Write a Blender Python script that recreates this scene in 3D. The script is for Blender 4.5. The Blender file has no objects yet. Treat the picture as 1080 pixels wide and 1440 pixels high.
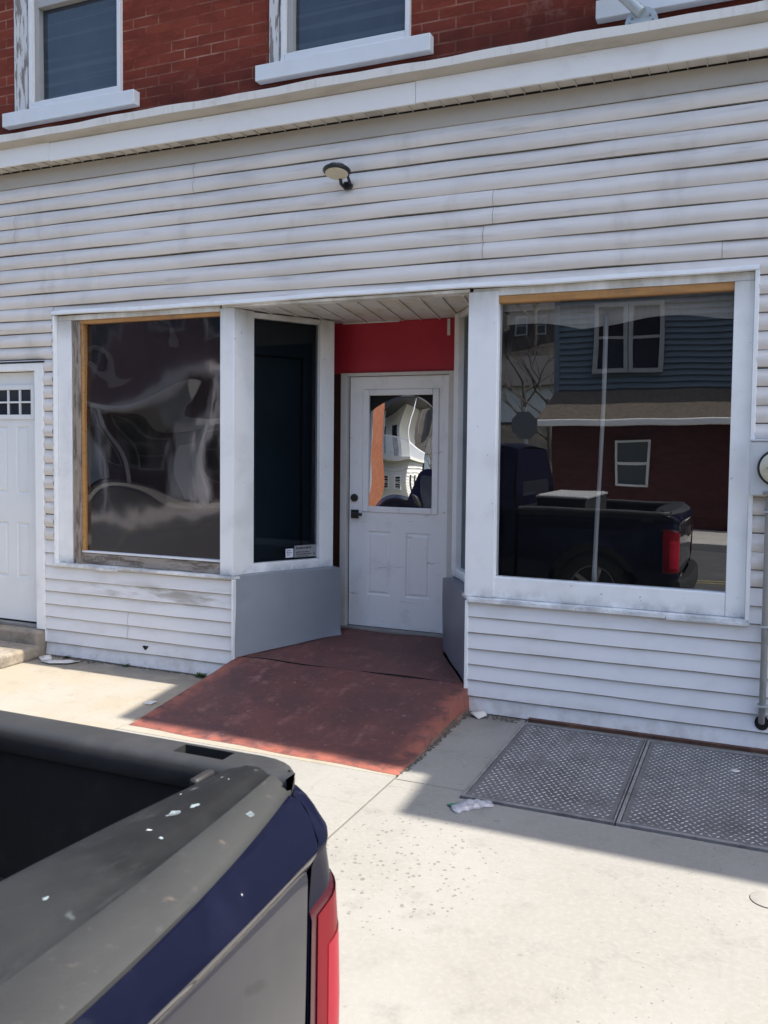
import bpy, bmesh, math, random
from mathutils import Vector, Matrix
random.seed(7)
R = math.radians
scene = bpy.context.scene
col = scene.collection

# ------------------------------------------------------------------ materials
def srgb(r, g, b):
    f = lambda c: (c/255/12.92) if c/255 <= .04045 else ((c/255+.055)/1.055)**2.4
    return (f(r), f(g), f(b), 1)

class Nodes:
    def __init__(s, name):
        s.m = bpy.data.materials.new(name); s.m.use_nodes = True
        s.t = s.m.node_tree; s.t.nodes.clear()
        s.out = s.n('ShaderNodeOutputMaterial')
    def n(s, typ, **kw):
        nd = s.t.nodes.new(typ)
        for k, v in kw.items(): setattr(nd, k, v)
        return nd
    def l(s, a, b): s.t.links.new(a, b)
    def coord(s, scale=(1, 1, 1), rot=(0, 0, 0), loc=(0, 0, 0)):
        tc = s.n('ShaderNodeTexCoord'); mp = s.n('ShaderNodeMapping')
        mp.inputs['Scale'].default_value = scale; mp.inputs['Rotation'].default_value = rot
        mp.inputs['Location'].default_value = loc
        s.l(tc.outputs['Object'], mp.inputs['Vector']); return mp.outputs['Vector']
    def noise(s, scale, detail=4, rough=.55, stretch=(1, 1, 1), loc=(0, 0, 0), dist=0):
        nz = s.n('ShaderNodeTexNoise'); nz.inputs['Scale'].default_value = scale
        nz.inputs['Detail'].default_value = detail; nz.inputs['Roughness'].default_value = rough
        nz.inputs['Distortion'].default_value = dist
        s.l(s.coord(stretch, loc=loc), nz.inputs['Vector']); return nz.outputs['Fac']
    def ramp(s, fac, lo, hi, a=0., b=1.):
        r = s.n('ShaderNodeMapRange'); r.interpolation_type = 'SMOOTHSTEP'
        s.l(fac, r.inputs['Value'])
        for i, v in zip(('From Min', 'From Max', 'To Min', 'To Max'), (lo, hi, a, b)): r.inputs[i].default_value = v
        return r.outputs['Result']
    def mix(s, fac, a, b):
        m = s.n('ShaderNodeMix', data_type='RGBA')
        if isinstance(fac, (int, float)): m.inputs[0].default_value = fac
        else: s.l(fac, m.inputs[0])
        for sk, v in ((m.inputs[6], a), (m.inputs[7], b)):
            if isinstance(v, tuple): sk.default_value = v
            else: s.l(v, sk)
        return m.outputs[2]
    def math(s, op, a, b=0.):
        m = s.n('ShaderNodeMath', operation=op)
        for sk, v in ((m.inputs[0], a), (m.inputs[1], b)):
            if isinstance(v, (int, float)): sk.default_value = v
            else: s.l(v, sk)
        return m.outputs[0]
    def bsdf(s, base, rough=.6, metallic=0, coat=0, bump=None, spec=.5, coat_rough=.03):
        p = s.n('ShaderNodeBsdfPrincipled')
        for nm, v in (('Base Color', base), ('Roughness', rough), ('Metallic', metallic), ('Coat Weight', coat), ('Coat Roughness', coat_rough), ('Specular IOR Level', spec)):
            if isinstance(v, (int, float, tuple)): p.inputs[nm].default_value = v
            else: s.l(v, p.inputs[nm])
        if bump:
            h, st, d = bump
            b = s.n('ShaderNodeBump'); b.inputs['Strength'].default_value = st; b.inputs['Distance'].default_value = d
            s.l(h, b.inputs['Height']); s.l(b.outputs['Normal'], p.inputs['Normal'])
        s.l(p.outputs[0], s.out.inputs['Surface']); return p

def pmat(name, base, rough=.6, layers=(), bump=None, metallic=0, coat=0, spec=.5):
    """layers: (scale, colour, lo, hi, strength, stretch, detail)"""
    k = Nodes(name); c = base
    for i, L in enumerate(layers):
        sc, c2, lo, hi, st = L[:5]; stretch = L[5] if len(L) > 5 else (1, 1, 1); det = L[6] if len(L) > 6 else 5
        f = k.ramp(k.noise(sc, det, .6, stretch, loc=(i*3.7, i*1.9, i*5.3)), lo, hi, 0, st)
        c = k.mix(f, c, c2)
    bp = None
    if bump: bp = (k.noise(bump[0], 6, .6, bump[3] if len(bump) > 3 else (1, 1, 1)), bump[1], bump[2])
    k.bsdf(c, rough, metallic, coat, bp, spec)
    return k.m

M = {}
M['siding'] = pmat('vinyl_siding', (.72, .68, .64, 1), .5, [(1.1, (.60, .57, .54, 1), .40, .70, .75, (1, 1, 1.6)), (7, (.42, .385, .35, 1), .52, .80, .55, (.35, 1, 3.2)), (2.2, (.50, .47, .44, 1), .55, .75, .55, (1.6, 1, .5)), (60, (.68, .68, .70, 1), .5, .8, .3)], (14, .12, .004))
M['siding_edge'] = pmat('vinyl_siding_edge_shade_grime', (.17, .15, .125, 1), .7, [(6, (.12, .10, .085, 1), .42, .70, .8)])  # shadow lines under the laps painted dark into the edges, with some grime
M['siding_stain'] = None
def siding_low():
    k = Nodes('vinyl_siding_low'); c = (.74, .735, .74, 1)
    c = k.mix(k.ramp(k.noise(3, 5, .6, (1, 1, 2)), .45, .8, 0, .4), c, (.50, .48, .45, 1))
    # brown water stain on the courses under the left shop window
    tc = k.n('ShaderNodeTexCoord'); sp = k.n('ShaderNodeSeparateXYZ'); k.l(tc.outputs['Object'], sp.inputs[0])
    inx = k.math('MULTIPLY', k.ramp(sp.outputs[0], -4.95, -4.3), k.ramp(sp.outputs[0], -3.2, -3.38))
    inz = k.math('MULTIPLY', k.ramp(sp.outputs[2], .46, .55), k.ramp(sp.outputs[2], .66, .58))
    st = k.math('MULTIPLY', k.math('MULTIPLY', inx, inz), k.ramp(k.noise(5, 6, .65, (.5, 1, 2.2)), .40, .62))
    c = k.mix(k.math('MULTIPLY', st, .75), c, (.27, .235, .18, 1))
    low = k.math('MULTIPLY', k.ramp(sp.outputs[2], .22, .0), k.ramp(k.noise(7, 6, .65), .38, .7))
    c = k.mix(k.math('MULTIPLY', low, .55), c, (.36, .33, .29, 1))
    k.bsdf(c, .5, bump=(k.noise(14), .1, .004)); return k.m
M['siding_low'] = siding_low()
M['cove'] = pmat('crown_cove_beige_shade', (.46, .43, .375, 1), .6, [(9, (.34, .31, .26, 1), .45, .75, .7, (.4, 1, 1))])  # beige cove, darkened in colour for the shadow band under the lip
M['frieze'] = pmat('beige_frieze_board', (.43, .40, .355, 1), .6, [(5, (.30, .27, .23, 1), .5, .8, .6, (.5, 1, 1)), (30, (.2, .17, .14, 1), .66, .8, .6)])
M['soffit'] = pmat('soffit_vinyl', (.56, .53, .48, 1), .6, [(8, (.38, .33, .26, 1), .45, .75, .6, (1, .5, 1))])
M['soffit_entry'] = pmat('entry_soffit_stained', (.62, .60, .56, 1), .6, [(4, (.50, .42, .25, 1), .5, .72, .6, (1.4, .6, 1)), (9, (.38, .35, .32, 1), .5, .8, .6)])
M['cornice'] = pmat('cornice_paint', (.80, .785, .76, 1), .55, [(3, (.58, .555, .52, 1), .5, .8, .6, (.6, 1, 1)), (25, (.42, .37, .30, 1), .62, .8, .5, (.4, 1, 2))], (30, .15, .003))
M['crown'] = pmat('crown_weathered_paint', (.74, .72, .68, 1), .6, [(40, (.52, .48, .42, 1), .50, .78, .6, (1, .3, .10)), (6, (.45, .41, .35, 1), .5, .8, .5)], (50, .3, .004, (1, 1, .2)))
M['white_paint'] = pmat('white_trim_paint', (.83, .84, .84, 1), .5, [(3, (.60, .62, .63, 1), .45, .75, .6), (22, (.42, .40, .37, 1), .68, .82, .6), (7, (.47, .45, .42, 1), .60, .85, .5, (1, 1, .3))], (20, .15, .003))
def trim_dirty():
    k = Nodes('white_trim_paint_grimy'); c = (.83, .84, .84, 1)
    c = k.mix(k.ramp(k.noise(3), .45, .75, 0, .5), c, (.60, .61, .62, 1))
    tc = k.n('ShaderNodeTexCoord'); sp = k.n('ShaderNodeSeparateXYZ'); k.l(tc.outputs['Object'], sp.inputs[0])
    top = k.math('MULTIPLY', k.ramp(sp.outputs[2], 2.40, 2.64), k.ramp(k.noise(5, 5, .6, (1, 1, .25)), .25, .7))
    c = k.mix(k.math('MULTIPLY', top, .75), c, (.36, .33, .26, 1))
    bot = k.math('MULTIPLY', k.ramp(sp.outputs[2], .82, .735), k.ramp(k.noise(5, 7, .7), .34, .70))
    c = k.mix(k.math('MULTIPLY', bot, .7), c, (.22, .23, .24, 1))
    c = k.mix(k.ramp(k.noise(38, 3, .5), .70, .76, 0, .7), c, (.25, .24, .22, 1))
    k.bsdf(c, .5, bump=(k.noise(20), .12, .003)); return k.m
M['trim'] = trim_dirty()
M['door_white'] = pmat('door_paint', (.80, .795, .80, 1), .45, [(5, (.50, .50, .51, 1), .5, .85, .5), (34, (.28, .26, .25, 1), .70, .78, .7), (9, (.40, .38, .37, 1), .64, .70, .6, (.5, 1, 3.5)), (14, (.46, .44, .43, 1), .60, .8, .4, (1, 1, .2))], (90, .06, .001))
M['door_clean'] = pmat('clean_door_paint', (.72, .74, .75, 1), .4, [(3, (.64, .66, .67, 1), .4, .8, .6)], (90, .05, .001))
M['frame_cream'] = pmat('door_frame_paint', (.60, .58, .55, 1), .55, [(30, (.24, .2, .16, 1), .66, .76, .8, (1, 1, .3)), (5, (.46, .43, .39, 1), .45, .8, .6)], (40, .2, .002))
M['red_panel'] = pmat('red_painted_board', (.36, .018, .034, 1), .5, [(3, (.42, .026, .040, 1), .4, .7, .7), (9, (.27, .018, .022, 1), .6, .85, .6)], (30, .1, .003), spec=.35)
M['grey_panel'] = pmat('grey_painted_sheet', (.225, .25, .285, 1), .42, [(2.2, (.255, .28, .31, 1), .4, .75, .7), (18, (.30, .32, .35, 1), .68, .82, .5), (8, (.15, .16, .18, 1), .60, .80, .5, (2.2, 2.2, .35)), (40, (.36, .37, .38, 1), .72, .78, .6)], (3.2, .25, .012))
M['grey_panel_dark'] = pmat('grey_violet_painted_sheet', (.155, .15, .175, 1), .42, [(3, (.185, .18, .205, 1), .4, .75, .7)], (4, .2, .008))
M['brown_wood'] = pmat('brown_stained_board', (.075, .028, .014, 1), .6, [(12, (.045, .016, .009, 1), .4, .7, .7, (3, 3, .3))])
M['orange_wood'] = pmat('new_lumber', (.46, .235, .075, 1), .6, [(16, (.33, .15, .045, 1), .42, .68, .8, (.3, 3, 3)), (7, (.24, .15, .085, 1), .52, .7, .7, (1, 1, .6))], (40, .15, .002))
M['old_wood'] = pmat('weathered_wood', (.30, .25, .20, 1), .8, [(14, (.10, .075, .055, 1), .45, .62, .85, (2.5, 2.5, .35)), (30, (.42, .38, .33, 1), .55, .72, .7, (2, 2, .5))], (40, .5, .006, (2, 2, .3)))
M['old_sill'] = pmat('rotted_sill_wood', (.33, .28, .235, 1), .85, [(11, (.11, .085, .065, 1), .45, .62, .85, (.5, 2, 2.5)), (30, (.46, .43, .39, 1), .55, .72, .7)], (40, .6, .008, (.4, 2, 2)))
M['peeling'] = pmat('peeling_white_paint', (.60, .60, .59, 1), .75, [(11, (.17, .14, .12, 1), .50, .56, .9, (3, 3, .35)), (30, (.38, .34, .30, 1), .58, .68, .7, (2, 2, .4))], (30, .5, .005, (2, 2, .3)))
M['sill_white'] = pmat('window_sill_paint', (.66, .685, .70, 1), .5, [(5, (.56, .56, .55, 1), .45, .8, .6)], (25, .1, .002))
M['vinyl_white'] = pmat('vinyl_window_frame', (.70, .71, .72, 1), .35, [(6, (.6, .6, .6, 1), .5, .8, .5)])
M['vinyl_grey'] = pmat('window_jamb_grey', (.36, .36, .35, 1), .5, [(6, (.28, .28, .27, 1), .45, .8, .6)])
M['black'] = pmat('black_metal', (.012, .012, .013, 1), .4)
M['dark'] = pmat('dark_interior', (.006, .006, .007, 1), .9)
M['dark_gap'] = pmat('dark_gap', (.01, .009, .008, 1), .95)
M['lamp_lens'] = pmat('yellowed_lamp_lens', (.55, .50, .37, 1), .35, [(40, (.42, .36, .24, 1), .45, .8, .6)])
M['galv'] = pmat('galvanised_steel', (.43, .47, .48, 1), .5, [(20, (.33, .36, .37, 1), .42, .7, .7)], metallic=.35)
M['meter_grey'] = pmat('meter_box_paint', (.50, .53, .55, 1), .45, [(5, (.42, .44, .45, 1), .45, .8, .6)])
M['meter_face'] = pmat('meter_dial_face', (.52, .50, .38, 1), .4, [(20, (.38, .36, .26, 1), .45, .75, .7)], coat=.6)
M['conduit'] = pmat('grey_conduit', (.25, .24, .225, 1), .6, [(9, (.16, .145, .13, 1), .45, .75, .7)])
M['rust'] = pmat('rusted_steel_strip', (.085, .04, .028, 1), .85, [(12, (.2, .1, .06, 1), .5, .75, .7), (30, (.03, .02, .018, 1), .5, .7, .7)])
M['paper'] = pmat('litter_paper', (.62, .60, .56, 1), .8, [(20, (.42, .39, .35, 1), .5, .75, .6)])
M['foil'] = pmat('clear_plastic_wrapper', (.42, .41, .44, 1), .25, [(45, (.24, .23, .25, 1), .48, .6, .7), (70, (.75, .75, .77, 1), .6, .68, .8)], (60, .5, .004), spec=.8)
M['green_plastic'] = pmat('green_printed_band', (.03, .24, .11, 1), .35, [(50, (.02, .15, .07, 1), .45, .7, .6)])
M['stone'] = pmat('step_stone', (.30, .255, .20, 1), .85, [(7, (.17, .14, .105, 1), .42, .66, .85), (28, (.42, .38, .31, 1), .55, .75, .6), (3, (.22, .15, .08, 1), .5, .75, .5)], (25, .6, .012))
M['leaf'] = pmat('weed_leaf', (.06, .10, .03, 1), .7, [(30, (.11, .14, .05, 1), .4, .7, .7)])
M['dirt'] = pmat('dirt_debris', (.10, .085, .07, 1), .95, [(30, (.2, .18, .155, 1), .5, .72, .8)], (60, .6, .006))

def concrete(name, base, warm, specks=True):
    k = Nodes(name)
    c = k.mix(k.ramp(k.noise(1.1, 6, .6), .38, .66, 0, .8), base, warm)
    c = k.mix(k.ramp(k.noise(6, 6, .65, loc=(3, 1, 0)), .50, .80, 0, .5), c, tuple(x*.58 for x in base[:3])+(1,))
    c = k.mix(k.ramp(k.noise(45, 4, .6), .42, .7, 0, .45), c, tuple(min(1, x*1.22) for x in base[:3])+(1,))
    tc = k.n('ShaderNodeTexCoord'); sp = k.n('ShaderNodeSeparateXYZ'); k.l(tc.outputs['Object'], sp.inputs[0])
    # dark damp soiling along the foot of the wall
    soil = k.math('MULTIPLY', k.ramp(sp.outputs[1], -.42, -.02), k.ramp(k.noise(4, 6, .65, loc=(7, 3, 0)), .30, .58))
    c = k.mix(k.math('MULTIPLY', soil, .72), c, (.155, .145, .13, 1))
    vc = k.n('ShaderNodeTexVoronoi'); vc.feature = 'DISTANCE_TO_EDGE'; vc.inputs['Scale'].default_value = .42
    wv = k.n('ShaderNodeVectorMath', operation='ADD'); k.l(k.coord((1, 1, .2), loc=(2.3, .7, 0)), wv.inputs[0])
    nv = k.n('ShaderNodeTexNoise'); nv.inputs['Scale'].default_value = 3.5; nv.inputs['Detail'].default_value = 5; k.l(k.coord(), nv.inputs['Vector'])
    sv = k.n('ShaderNodeVectorMath', operation='SCALE'); k.l(nv.outputs['Color'], sv.inputs[0]); sv.inputs['Scale'].default_value = .35; k.l(sv.outputs[0], wv.inputs[1]); k.l(wv.outputs[0], vc.inputs['Vector'])
    ck = k.math('MULTIPLY', k.ramp(vc.outputs['Distance'], .0022, .0006), k.ramp(k.noise(.9, 3, .5, loc=(8, 8, 0)), .50, .60))
    c = k.mix(k.math('MULTIPLY', ck, .22), c, (.10, .09, .08, 1))
    c = k.mix(k.ramp(k.noise(17, 2, .4, loc=(4, 9, 0)), .72, .76, 0, .35), c, (.14, .13, .12, 1))
    if specks:
        vo = k.n('ShaderNodeTexVoronoi'); vo.inputs['Scale'].default_value = 46; k.l(k.coord((1, 1, .2)), vo.inputs['Vector'])
        wn = k.n('ShaderNodeTexWhiteNoise'); k.l(vo.outputs['Position'], wn.inputs['Vector'])
        rad = k.math('MULTIPLY', k.ramp(wn.outputs['Value'], .45, 1.0), .30)
        clus = k.ramp(k.noise(1.3, 3, .5, loc=(1.3, 4.4, 0)), .42, .66, .08, .75)
        gx = k.math('ADD', sp.outputs[0], 1.28); gy = k.math('ADD', sp.outputs[1], 2.02)
        gd = k.math('ADD', k.math('MULTIPLY', gx, gx), k.math('MULTIPLY', k.math('MULTIPLY', gy, gy), .6))
        clus = k.math('MAXIMUM', clus, k.ramp(gd, .34, .01, 0, 1.35))
        d = k.math('ADD', vo.outputs['Distance'], k.math('MULTIPLY', k.math('SUBTRACT', k.noise(110, 3), .5), .7))
        sm = k.math('LESS_THAN', d, k.math('MULTIPLY', rad, clus))
        c = k.mix(k.math('MULTIPLY', sm, .6), c, (.11, .10, .09, 1))
    k.bsdf(c, .88, bump=(k.noise(70, 6, .7), .35, .006), spec=.3)
    return k.m
M['concrete'] = concrete('sidewalk_concrete', (.266, .253, .226, 1), (.304, .294, .269, 1))
M['concrete_old'] = concrete('old_sidewalk_concrete', (.31, .268, .203, 1), (.315, .30, .268, 1), False)
M['kerb'] = concrete('kerb_concrete', (.40, .385, .35, 1), (.34, .32, .29, 1))
M['asphalt'] = pmat('asphalt', (.055, .055, .056, 1), .9, [(2, (.085, .083, .08, 1), .4, .7, .7), (80, (.12, .12, .12, 1), .55, .75, .6)], (120, .5, .006))
M['road_line'] = pmat('yellow_road_paint', (.22, .185, .085, 1), .7, [(14, (.09, .085, .06, 1), .42, .7, .8)])
def ramp_paint():
    k = Nodes('red_ramp_paint')
    c = k.mix(k.ramp(k.noise(2.2, 6, .62), .38, .66), (.128, .047, .040, 1), (.084, .035, .033, 1))
    c = k.mix(k.ramp(k.noise(9, 6, .65, (1, .6, 1), loc=(2, 5, 0)), .52, .78, 0, .55), c, (.32, .15, .13, 1))
    c = k.mix(k.ramp(k.noise(30, 5, .6, loc=(4, 1, 0)), .60, .75, 0, .5), c, (.36, .22, .20, 1))
    c = k.mix(k.ramp(k.noise(6, 6, .65, (1, 1.6, 1), loc=(9, 1, 0)),   .50, .72, 0, .55), c, (.060, .028, .030, 1))
    tc = k.n('ShaderNodeTexCoord'); sp = k.n('ShaderNodeSeparateXYZ'); k.l(tc.outputs['Object'], sp.inputs[0])
    e = k.math('MAXIMUM', k.ramp(sp.outputs[0], -1.80, -1.66), k.ramp(sp.outputs[0], -3.24, -3.38))
    e = k.math('MAXIMUM', e, k.ramp(sp.outputs[1], -1.0, -1.14))
    e = k.math('MULTIPLY', e, k.ramp(k.noise(8, 5, .6), .35, .6))
    c = k.mix(k.math('MULTIPLY', e, .6), c, (.40, .12, .075, 1))
    k.bsdf(c, .62, bump=(k.noise(60, 6, .7), .35, .006)); return k.m
M['ramp'] = ramp_paint()
M['ramp_side'] = pmat('ramp_side_concrete', (.20, .13, .10, 1), .9, [(14, (.09, .08, .065, 1), .42, .6, .9), (30, (.24, .06, .04, 1), .52, .66, .8)], (40, .6, .01))
def hatch_mat():
    k = Nodes('hatch_steel')
    c = k.mix(k.ramp(k.noise(3, 6, .6), .4, .7), (.165, .158, .155, 1), (.105, .10, .098, 1))
    c = k.mix(k.ramp(k.noise(10, 6, .65), .55, .8, 0, .7), c, (.06, .056, .056, 1))
    k.bsdf(c, .55, .3, bump=(k.noise(50), .2, .003)); return k.m
M['hatch'] = hatch_mat()
M['hatch_rim'] = pmat('hatch_rim_steel', (.26, .25, .245, 1), .6, [(12, (.13, .12, .12, 1), .42, .7, .8)], metallic=.2)
M['hatch_lug'] = pmat('hatch_worn_lugs', (.52, .51, .50, 1), .55, [(5, (.22, .21, .205, 1), .42, .66, .85)], metallic=.1)

def brick_mat(name, b1, b2, mortar, mort_mix=.55, sx=1.0, axis='x', msize=.010, pale=None):
    k = Nodes(name)
    tc = k.n('ShaderNodeTexCoord'); sp = k.n('ShaderNodeSeparateXYZ'); k.l(tc.outputs['Object'], sp.inputs[0])
    cb = k.n('ShaderNodeCombineXYZ'); k.l(sp.outputs[0 if axis == 'x' else 1], cb.inputs[0]); k.l(sp.outputs[2], cb.inputs[1])
    br = k.n('ShaderNodeTexBrick'); k.l(cb.outputs[0], br.inputs['Vector'])
    br.inputs['Scale'].default_value = 1; br.inputs['Brick Width'].default_value = .225; br.inputs['Row Height'].default_value = .072
    br.inputs['Mortar Size'].default_value = msize; br.inputs['Mortar Smooth'].default_value = .25
    br.inputs['Color1'].default_value = b1; br.inputs['Color2'].default_value = b2
    mc = k.mix(k.ramp(k.noise(2.3, 5, .65, (.6, 1, 2)), .40, .72), tuple(x*.85 for x in b1[:3])+(1,), mortar)
    k.l(mc, br.inputs['Mortar'])
    c = k.mix(k.ramp(k.noise(4.4, 3, .6, (1, 1, 3.1)), .45, .62, 0, .5), br.outputs['Color'], tuple(x*.55 for x in b1[:3])+(1,))
    c = k.mix(k.ramp(k.noise(60, 4, .6), .55, .75, 0, .3), c, tuple(min(1, x*1.5+.03) for x in b1[:3])+(1,))
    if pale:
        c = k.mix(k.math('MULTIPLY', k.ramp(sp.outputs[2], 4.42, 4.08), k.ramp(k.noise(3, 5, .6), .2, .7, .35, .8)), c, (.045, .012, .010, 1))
        c = k.mix(k.ramp(k.noise(1.7, 6, .7, loc=(5, 2, 8)), .62, .72, 0, .4), c, pale)
    k.bsdf(c, .8, spec=.15, bump=(k.math('SUBTRACT', k.math('MULTIPLY', k.noise(40), .25), br.outputs['Fac']), .5, .006))
    return k.m
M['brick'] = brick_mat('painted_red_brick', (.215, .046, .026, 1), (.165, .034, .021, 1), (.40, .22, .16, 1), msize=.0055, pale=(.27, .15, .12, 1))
M['brick_far'] = brick_mat('dark_red_brick', (.10, .032, .027, 1), (.075, .024, .021, 1), (.11, .05, .04, 1))
M['brick_row'] = brick_mat('mauve_grey_painted_brick', (.125, .095, .105, 1), (.10, .075, .085, 1), (.15, .12, .125, 1))
M['brick_row_y'] = brick_mat('orange_red_brick_end', (.24, .085, .042, 1), (.17, .058, .032, 1), (.30, .2, .15, 1), axis='y')

def glass_mat(name, refl, tint, bump=None, rough=.0, gcol=(.95, .97, 1, 1)):
    """coated shop glazing: mirror share + see-through share"""
    k = Nodes(name)
    g = k.n('ShaderNodeBsdfGlossy'); g.inputs['Roughness'].default_value = rough; g.inputs['Color'].default_value = gcol
    t = k.n('ShaderNodeBsdfTransparent'); t.inputs['Color'].default_value = tint
    fr = k.n('ShaderNodeLayerWeight'); fr.inputs['Blend'].default_value = .25
    fac = k.math('MINIMUM', k.math('ADD', refl, k.math('MULTIPLY', fr.outputs['Fresnel'], .6)), 1.)
    if bump:
        b = k.n('ShaderNodeBump'); b.inputs['Strength'].default_value = bump[1]; b.inputs['Distance'].default_value = bump[2]
        k.l(k.noise(bump[0], 2, .4, bump[3], dist=.3), b.inputs['Height']); k.l(b.outputs['Normal'], g.inputs['Normal'])
    mx = k.n('ShaderNodeMixShader'); k.l(fac, mx.inputs[0]); k.l(t.outputs[0], mx.inputs[1]); k.l(g.outputs[0], mx.inputs[2])
    k.l(mx.outputs[0], k.out.inputs['Surface']); return k.m
M['glass'] = glass_mat('shop_glass', .20, (.62, .63, .64, 1))
M['glass_front'] = glass_mat('front_shop_glass', .012, (.9, .9, .92, 1))
M['glass_side'] = glass_mat('side_shop_glass', .015, (.5, .56, .6, 1))
M['glass_up'] = pmat('upper_window_glass', (.022, .032, .048, 1), .08, [(2.2, (.040, .054, .074, 1), .35, .7, .8, (1, 1, .7)), (3, (.055, .070, .09, 1), .5, .62, .6, (.12, 1, 9), 1)], (5, .10, .01, (.6, 1, 2.2)), spec=.6)
M['glass_door'] = glass_mat('mirror_film_door_glass', .72, (.1, .1, .1, 1), (5, .035, .004, (1, 1, 1.2)))
M['film'] = glass_mat('dark_plastic_film', .12, (.03, .025, .03, 1), (5, .11, .008, (1.2, 1, .5)), .05, (.80, .76, .80, 1))
M['film_back'] = pmat('dark_film_backing', (.018, .014, .018, 1), .5, [(4, (.035, .024, .03, 1), .4, .75, .8, (1.2, 1, .4))])
M['glass_far'] = pmat('far_window_glass', (.02, .024, .035, 1), .08)
M['curtain'] = pmat('white_sheer_cloth', (.80, .80, .78, 1), .9, [(12, (.66, .66, .64, 1), .4, .7, .7, (3, 1, .3))])
M['sticker_white'] = pmat('white_sticker', (.68, .70, .76, 1), .5)
M['sticker_grey'] = pmat('grey_sticker', (.26, .26, .27, 1), .5)
M['sticker_ink'] = pmat('sticker_ink', (.045, .045, .055, 1), .6)
M['sticker_ink_soft'] = pmat('sticker_ink_soft', (.20, .22, .30, 1), .6)

# truck
def navy():
    k = Nodes('navy_truck_paint')
    c = k.mix(k.ramp(k.noise(9, 5, .6, (1, 1, .7)), .45, .75, 0, .5), (.003, .004, .015, 1), (.008, .009, .026, 1))
    c = k.mix(k.ramp(k.noise(75, 2, .5, loc=(3, 3, 3)), .77, .80, 0, .8), c, (.4, .4, .4, 1))
    k.bsdf(c, .6, 0, .28, spec=.05, coat_rough=.04); return k.m
M['navy'] = navy()
def navy_dust_sheen():  # pavement reflection put into the base colour as a dusty grey
    k = Nodes('navy_truck_paint_dust_sheen')
    c = k.mix(k.ramp(k.noise(3, 6, .6), .35, .7), (.019, .019, .026, 1), (.030, .029, .036, 1))
    c = k.mix(k.ramp(k.noise(60, 2, .5), .77, .80, 0, .8), c, (.4, .4, .4, 1))
    tc = k.n('ShaderNodeTexCoord'); sp = k.n('ShaderNodeSeparateXYZ'); k.l(tc.outputs['Object'], sp.inputs[0])
    # a rubbed dark smudge in the grey, with its own outline
    dy = k.math('MULTIPLY', k.math('ADD', sp.outputs[1], 4.062), 1/.042); dz = k.math('MULTIPLY', k.math('SUBTRACT', sp.outputs[2], .822), 1/.014)
    sl = k.math('ADD', dz, k.math('MULTIPLY', dy, 1.3))
    r2 = k.math('ADD', k.math('MULTIPLY', dy, dy), k.math('MULTIPLY', sl, sl))
    c = k.mix(k.math('MULTIPLY', k.ramp(k.math('ADD', r2, k.math('MULTIPLY', k.noise(22), 2.6)), 2.2, 1.5), .85), c, (.010, .010, .015, 1))
    k.bsdf(c, .55, 0, 1., spec=.2, coat_rough=.05); return k.m
M['navy_dust_sheen'] = navy_dust_sheen()
def cap_mat():
    k = Nodes('weathered_black_bed_cap')
    c = k.mix(k.ramp(k.noise(5, 6, .62, (.7, .7, 1)), .36, .68), (.008, .0085, .0095, 1), (.021, .0225, .0235, 1))
    c = k.mix(k.ramp(k.noise(14, 6, .65, (2, .5, 1), loc=(5, 5, 0)), .56, .75, 0, .6), c, (.040, .042, .042, 1))
    c = k.mix(k.ramp(k.noise(11, 3, .55, (1, 1, 1), loc=(2.2, 7.4, 0)), .66, .75, 0, .35), c, (.30, .36, .38, 1))
    c = k.mix(k.ramp(k.noise(38, 2, .5, loc=(1, 2, 3)), .755, .77, 0, .85), c, (.6, .62, .62, 1))
    k.bsdf(c, .55, bump=(k.noise(160, 4, .7), .25, .002), spec=.3); return k.m
M['bed_cap'] = cap_mat()
M['cap_edge'] = pmat('pale_bed_cap_edge', (.032, .0335, .0335, 1), .6, [(3, (.015, .015, .016, 1), .40, .68, .7, (1, .5, 1)), (45, (.07, .07, .068, 1), .60, .75, .35), (14, (.20, .15, .12, 1), .62, .75, .5)], (150, .2, .002))  # outer bevel, paler than the rest of the cap
M['bed_liner'] = pmat('black_bed_liner', (.012, .012, .013, 1), .7, [(9, (.03, .028, .027, 1), .5, .8, .6)], (120, .3, .002))
M['rail_cap'] = pmat('black_rail_cap', (.030, .031, .033, 1), .55, [(7, (.05, .05, .052, 1), .42, .7, .8), (60, (.2, .2, .2, 1), .74, .78, .6)], (150, .25, .002), spec=.4)
M['tail_red'] = pmat('red_tail_lens', (.16, .006, .012, 1), .3, [(30, (.11, .005, .01, 1), .4, .7, .5, (1, 1, .2))], coat=.04, spec=.06)
M['tail_inner'] = pmat('pale_red_reflector', (.32, .012, .028, 1), .3, [(8, (.24, .009, .02, 1), .4, .7, .6)], coat=.05, spec=.08)
M['tail_dark'] = pmat('dark_red_lens_border', (.05, .003, .008, 1), .25, coat=.3)
M['white_lens'] = pmat('white_lens', (.6, .6, .6, 1), .2, coat=.8)
M['chrome'] = pmat('chrome', (.5, .5, .52, 1), .15, metallic=1)
M['rubber'] = pmat('tyre_rubber', (.018, .018, .018, 1), .85, [(20, (.045, .042, .04, 1), .5, .8, .6)], (50, .3, .004))
M['alloy'] = pmat('wheel_alloy', (.30, .30, .31, 1), .35, metallic=.8)
M['tool_alu'] = pmat('aluminium_tread_box', (.62, .62, .61, 1), .35, [(30, (.45, .45, .45, 1), .4, .7, .5)], metallic=.4)
M['plastic_trim'] = pmat('black_plastic_trim', (.02, .02, .021, 1), .55)

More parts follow.
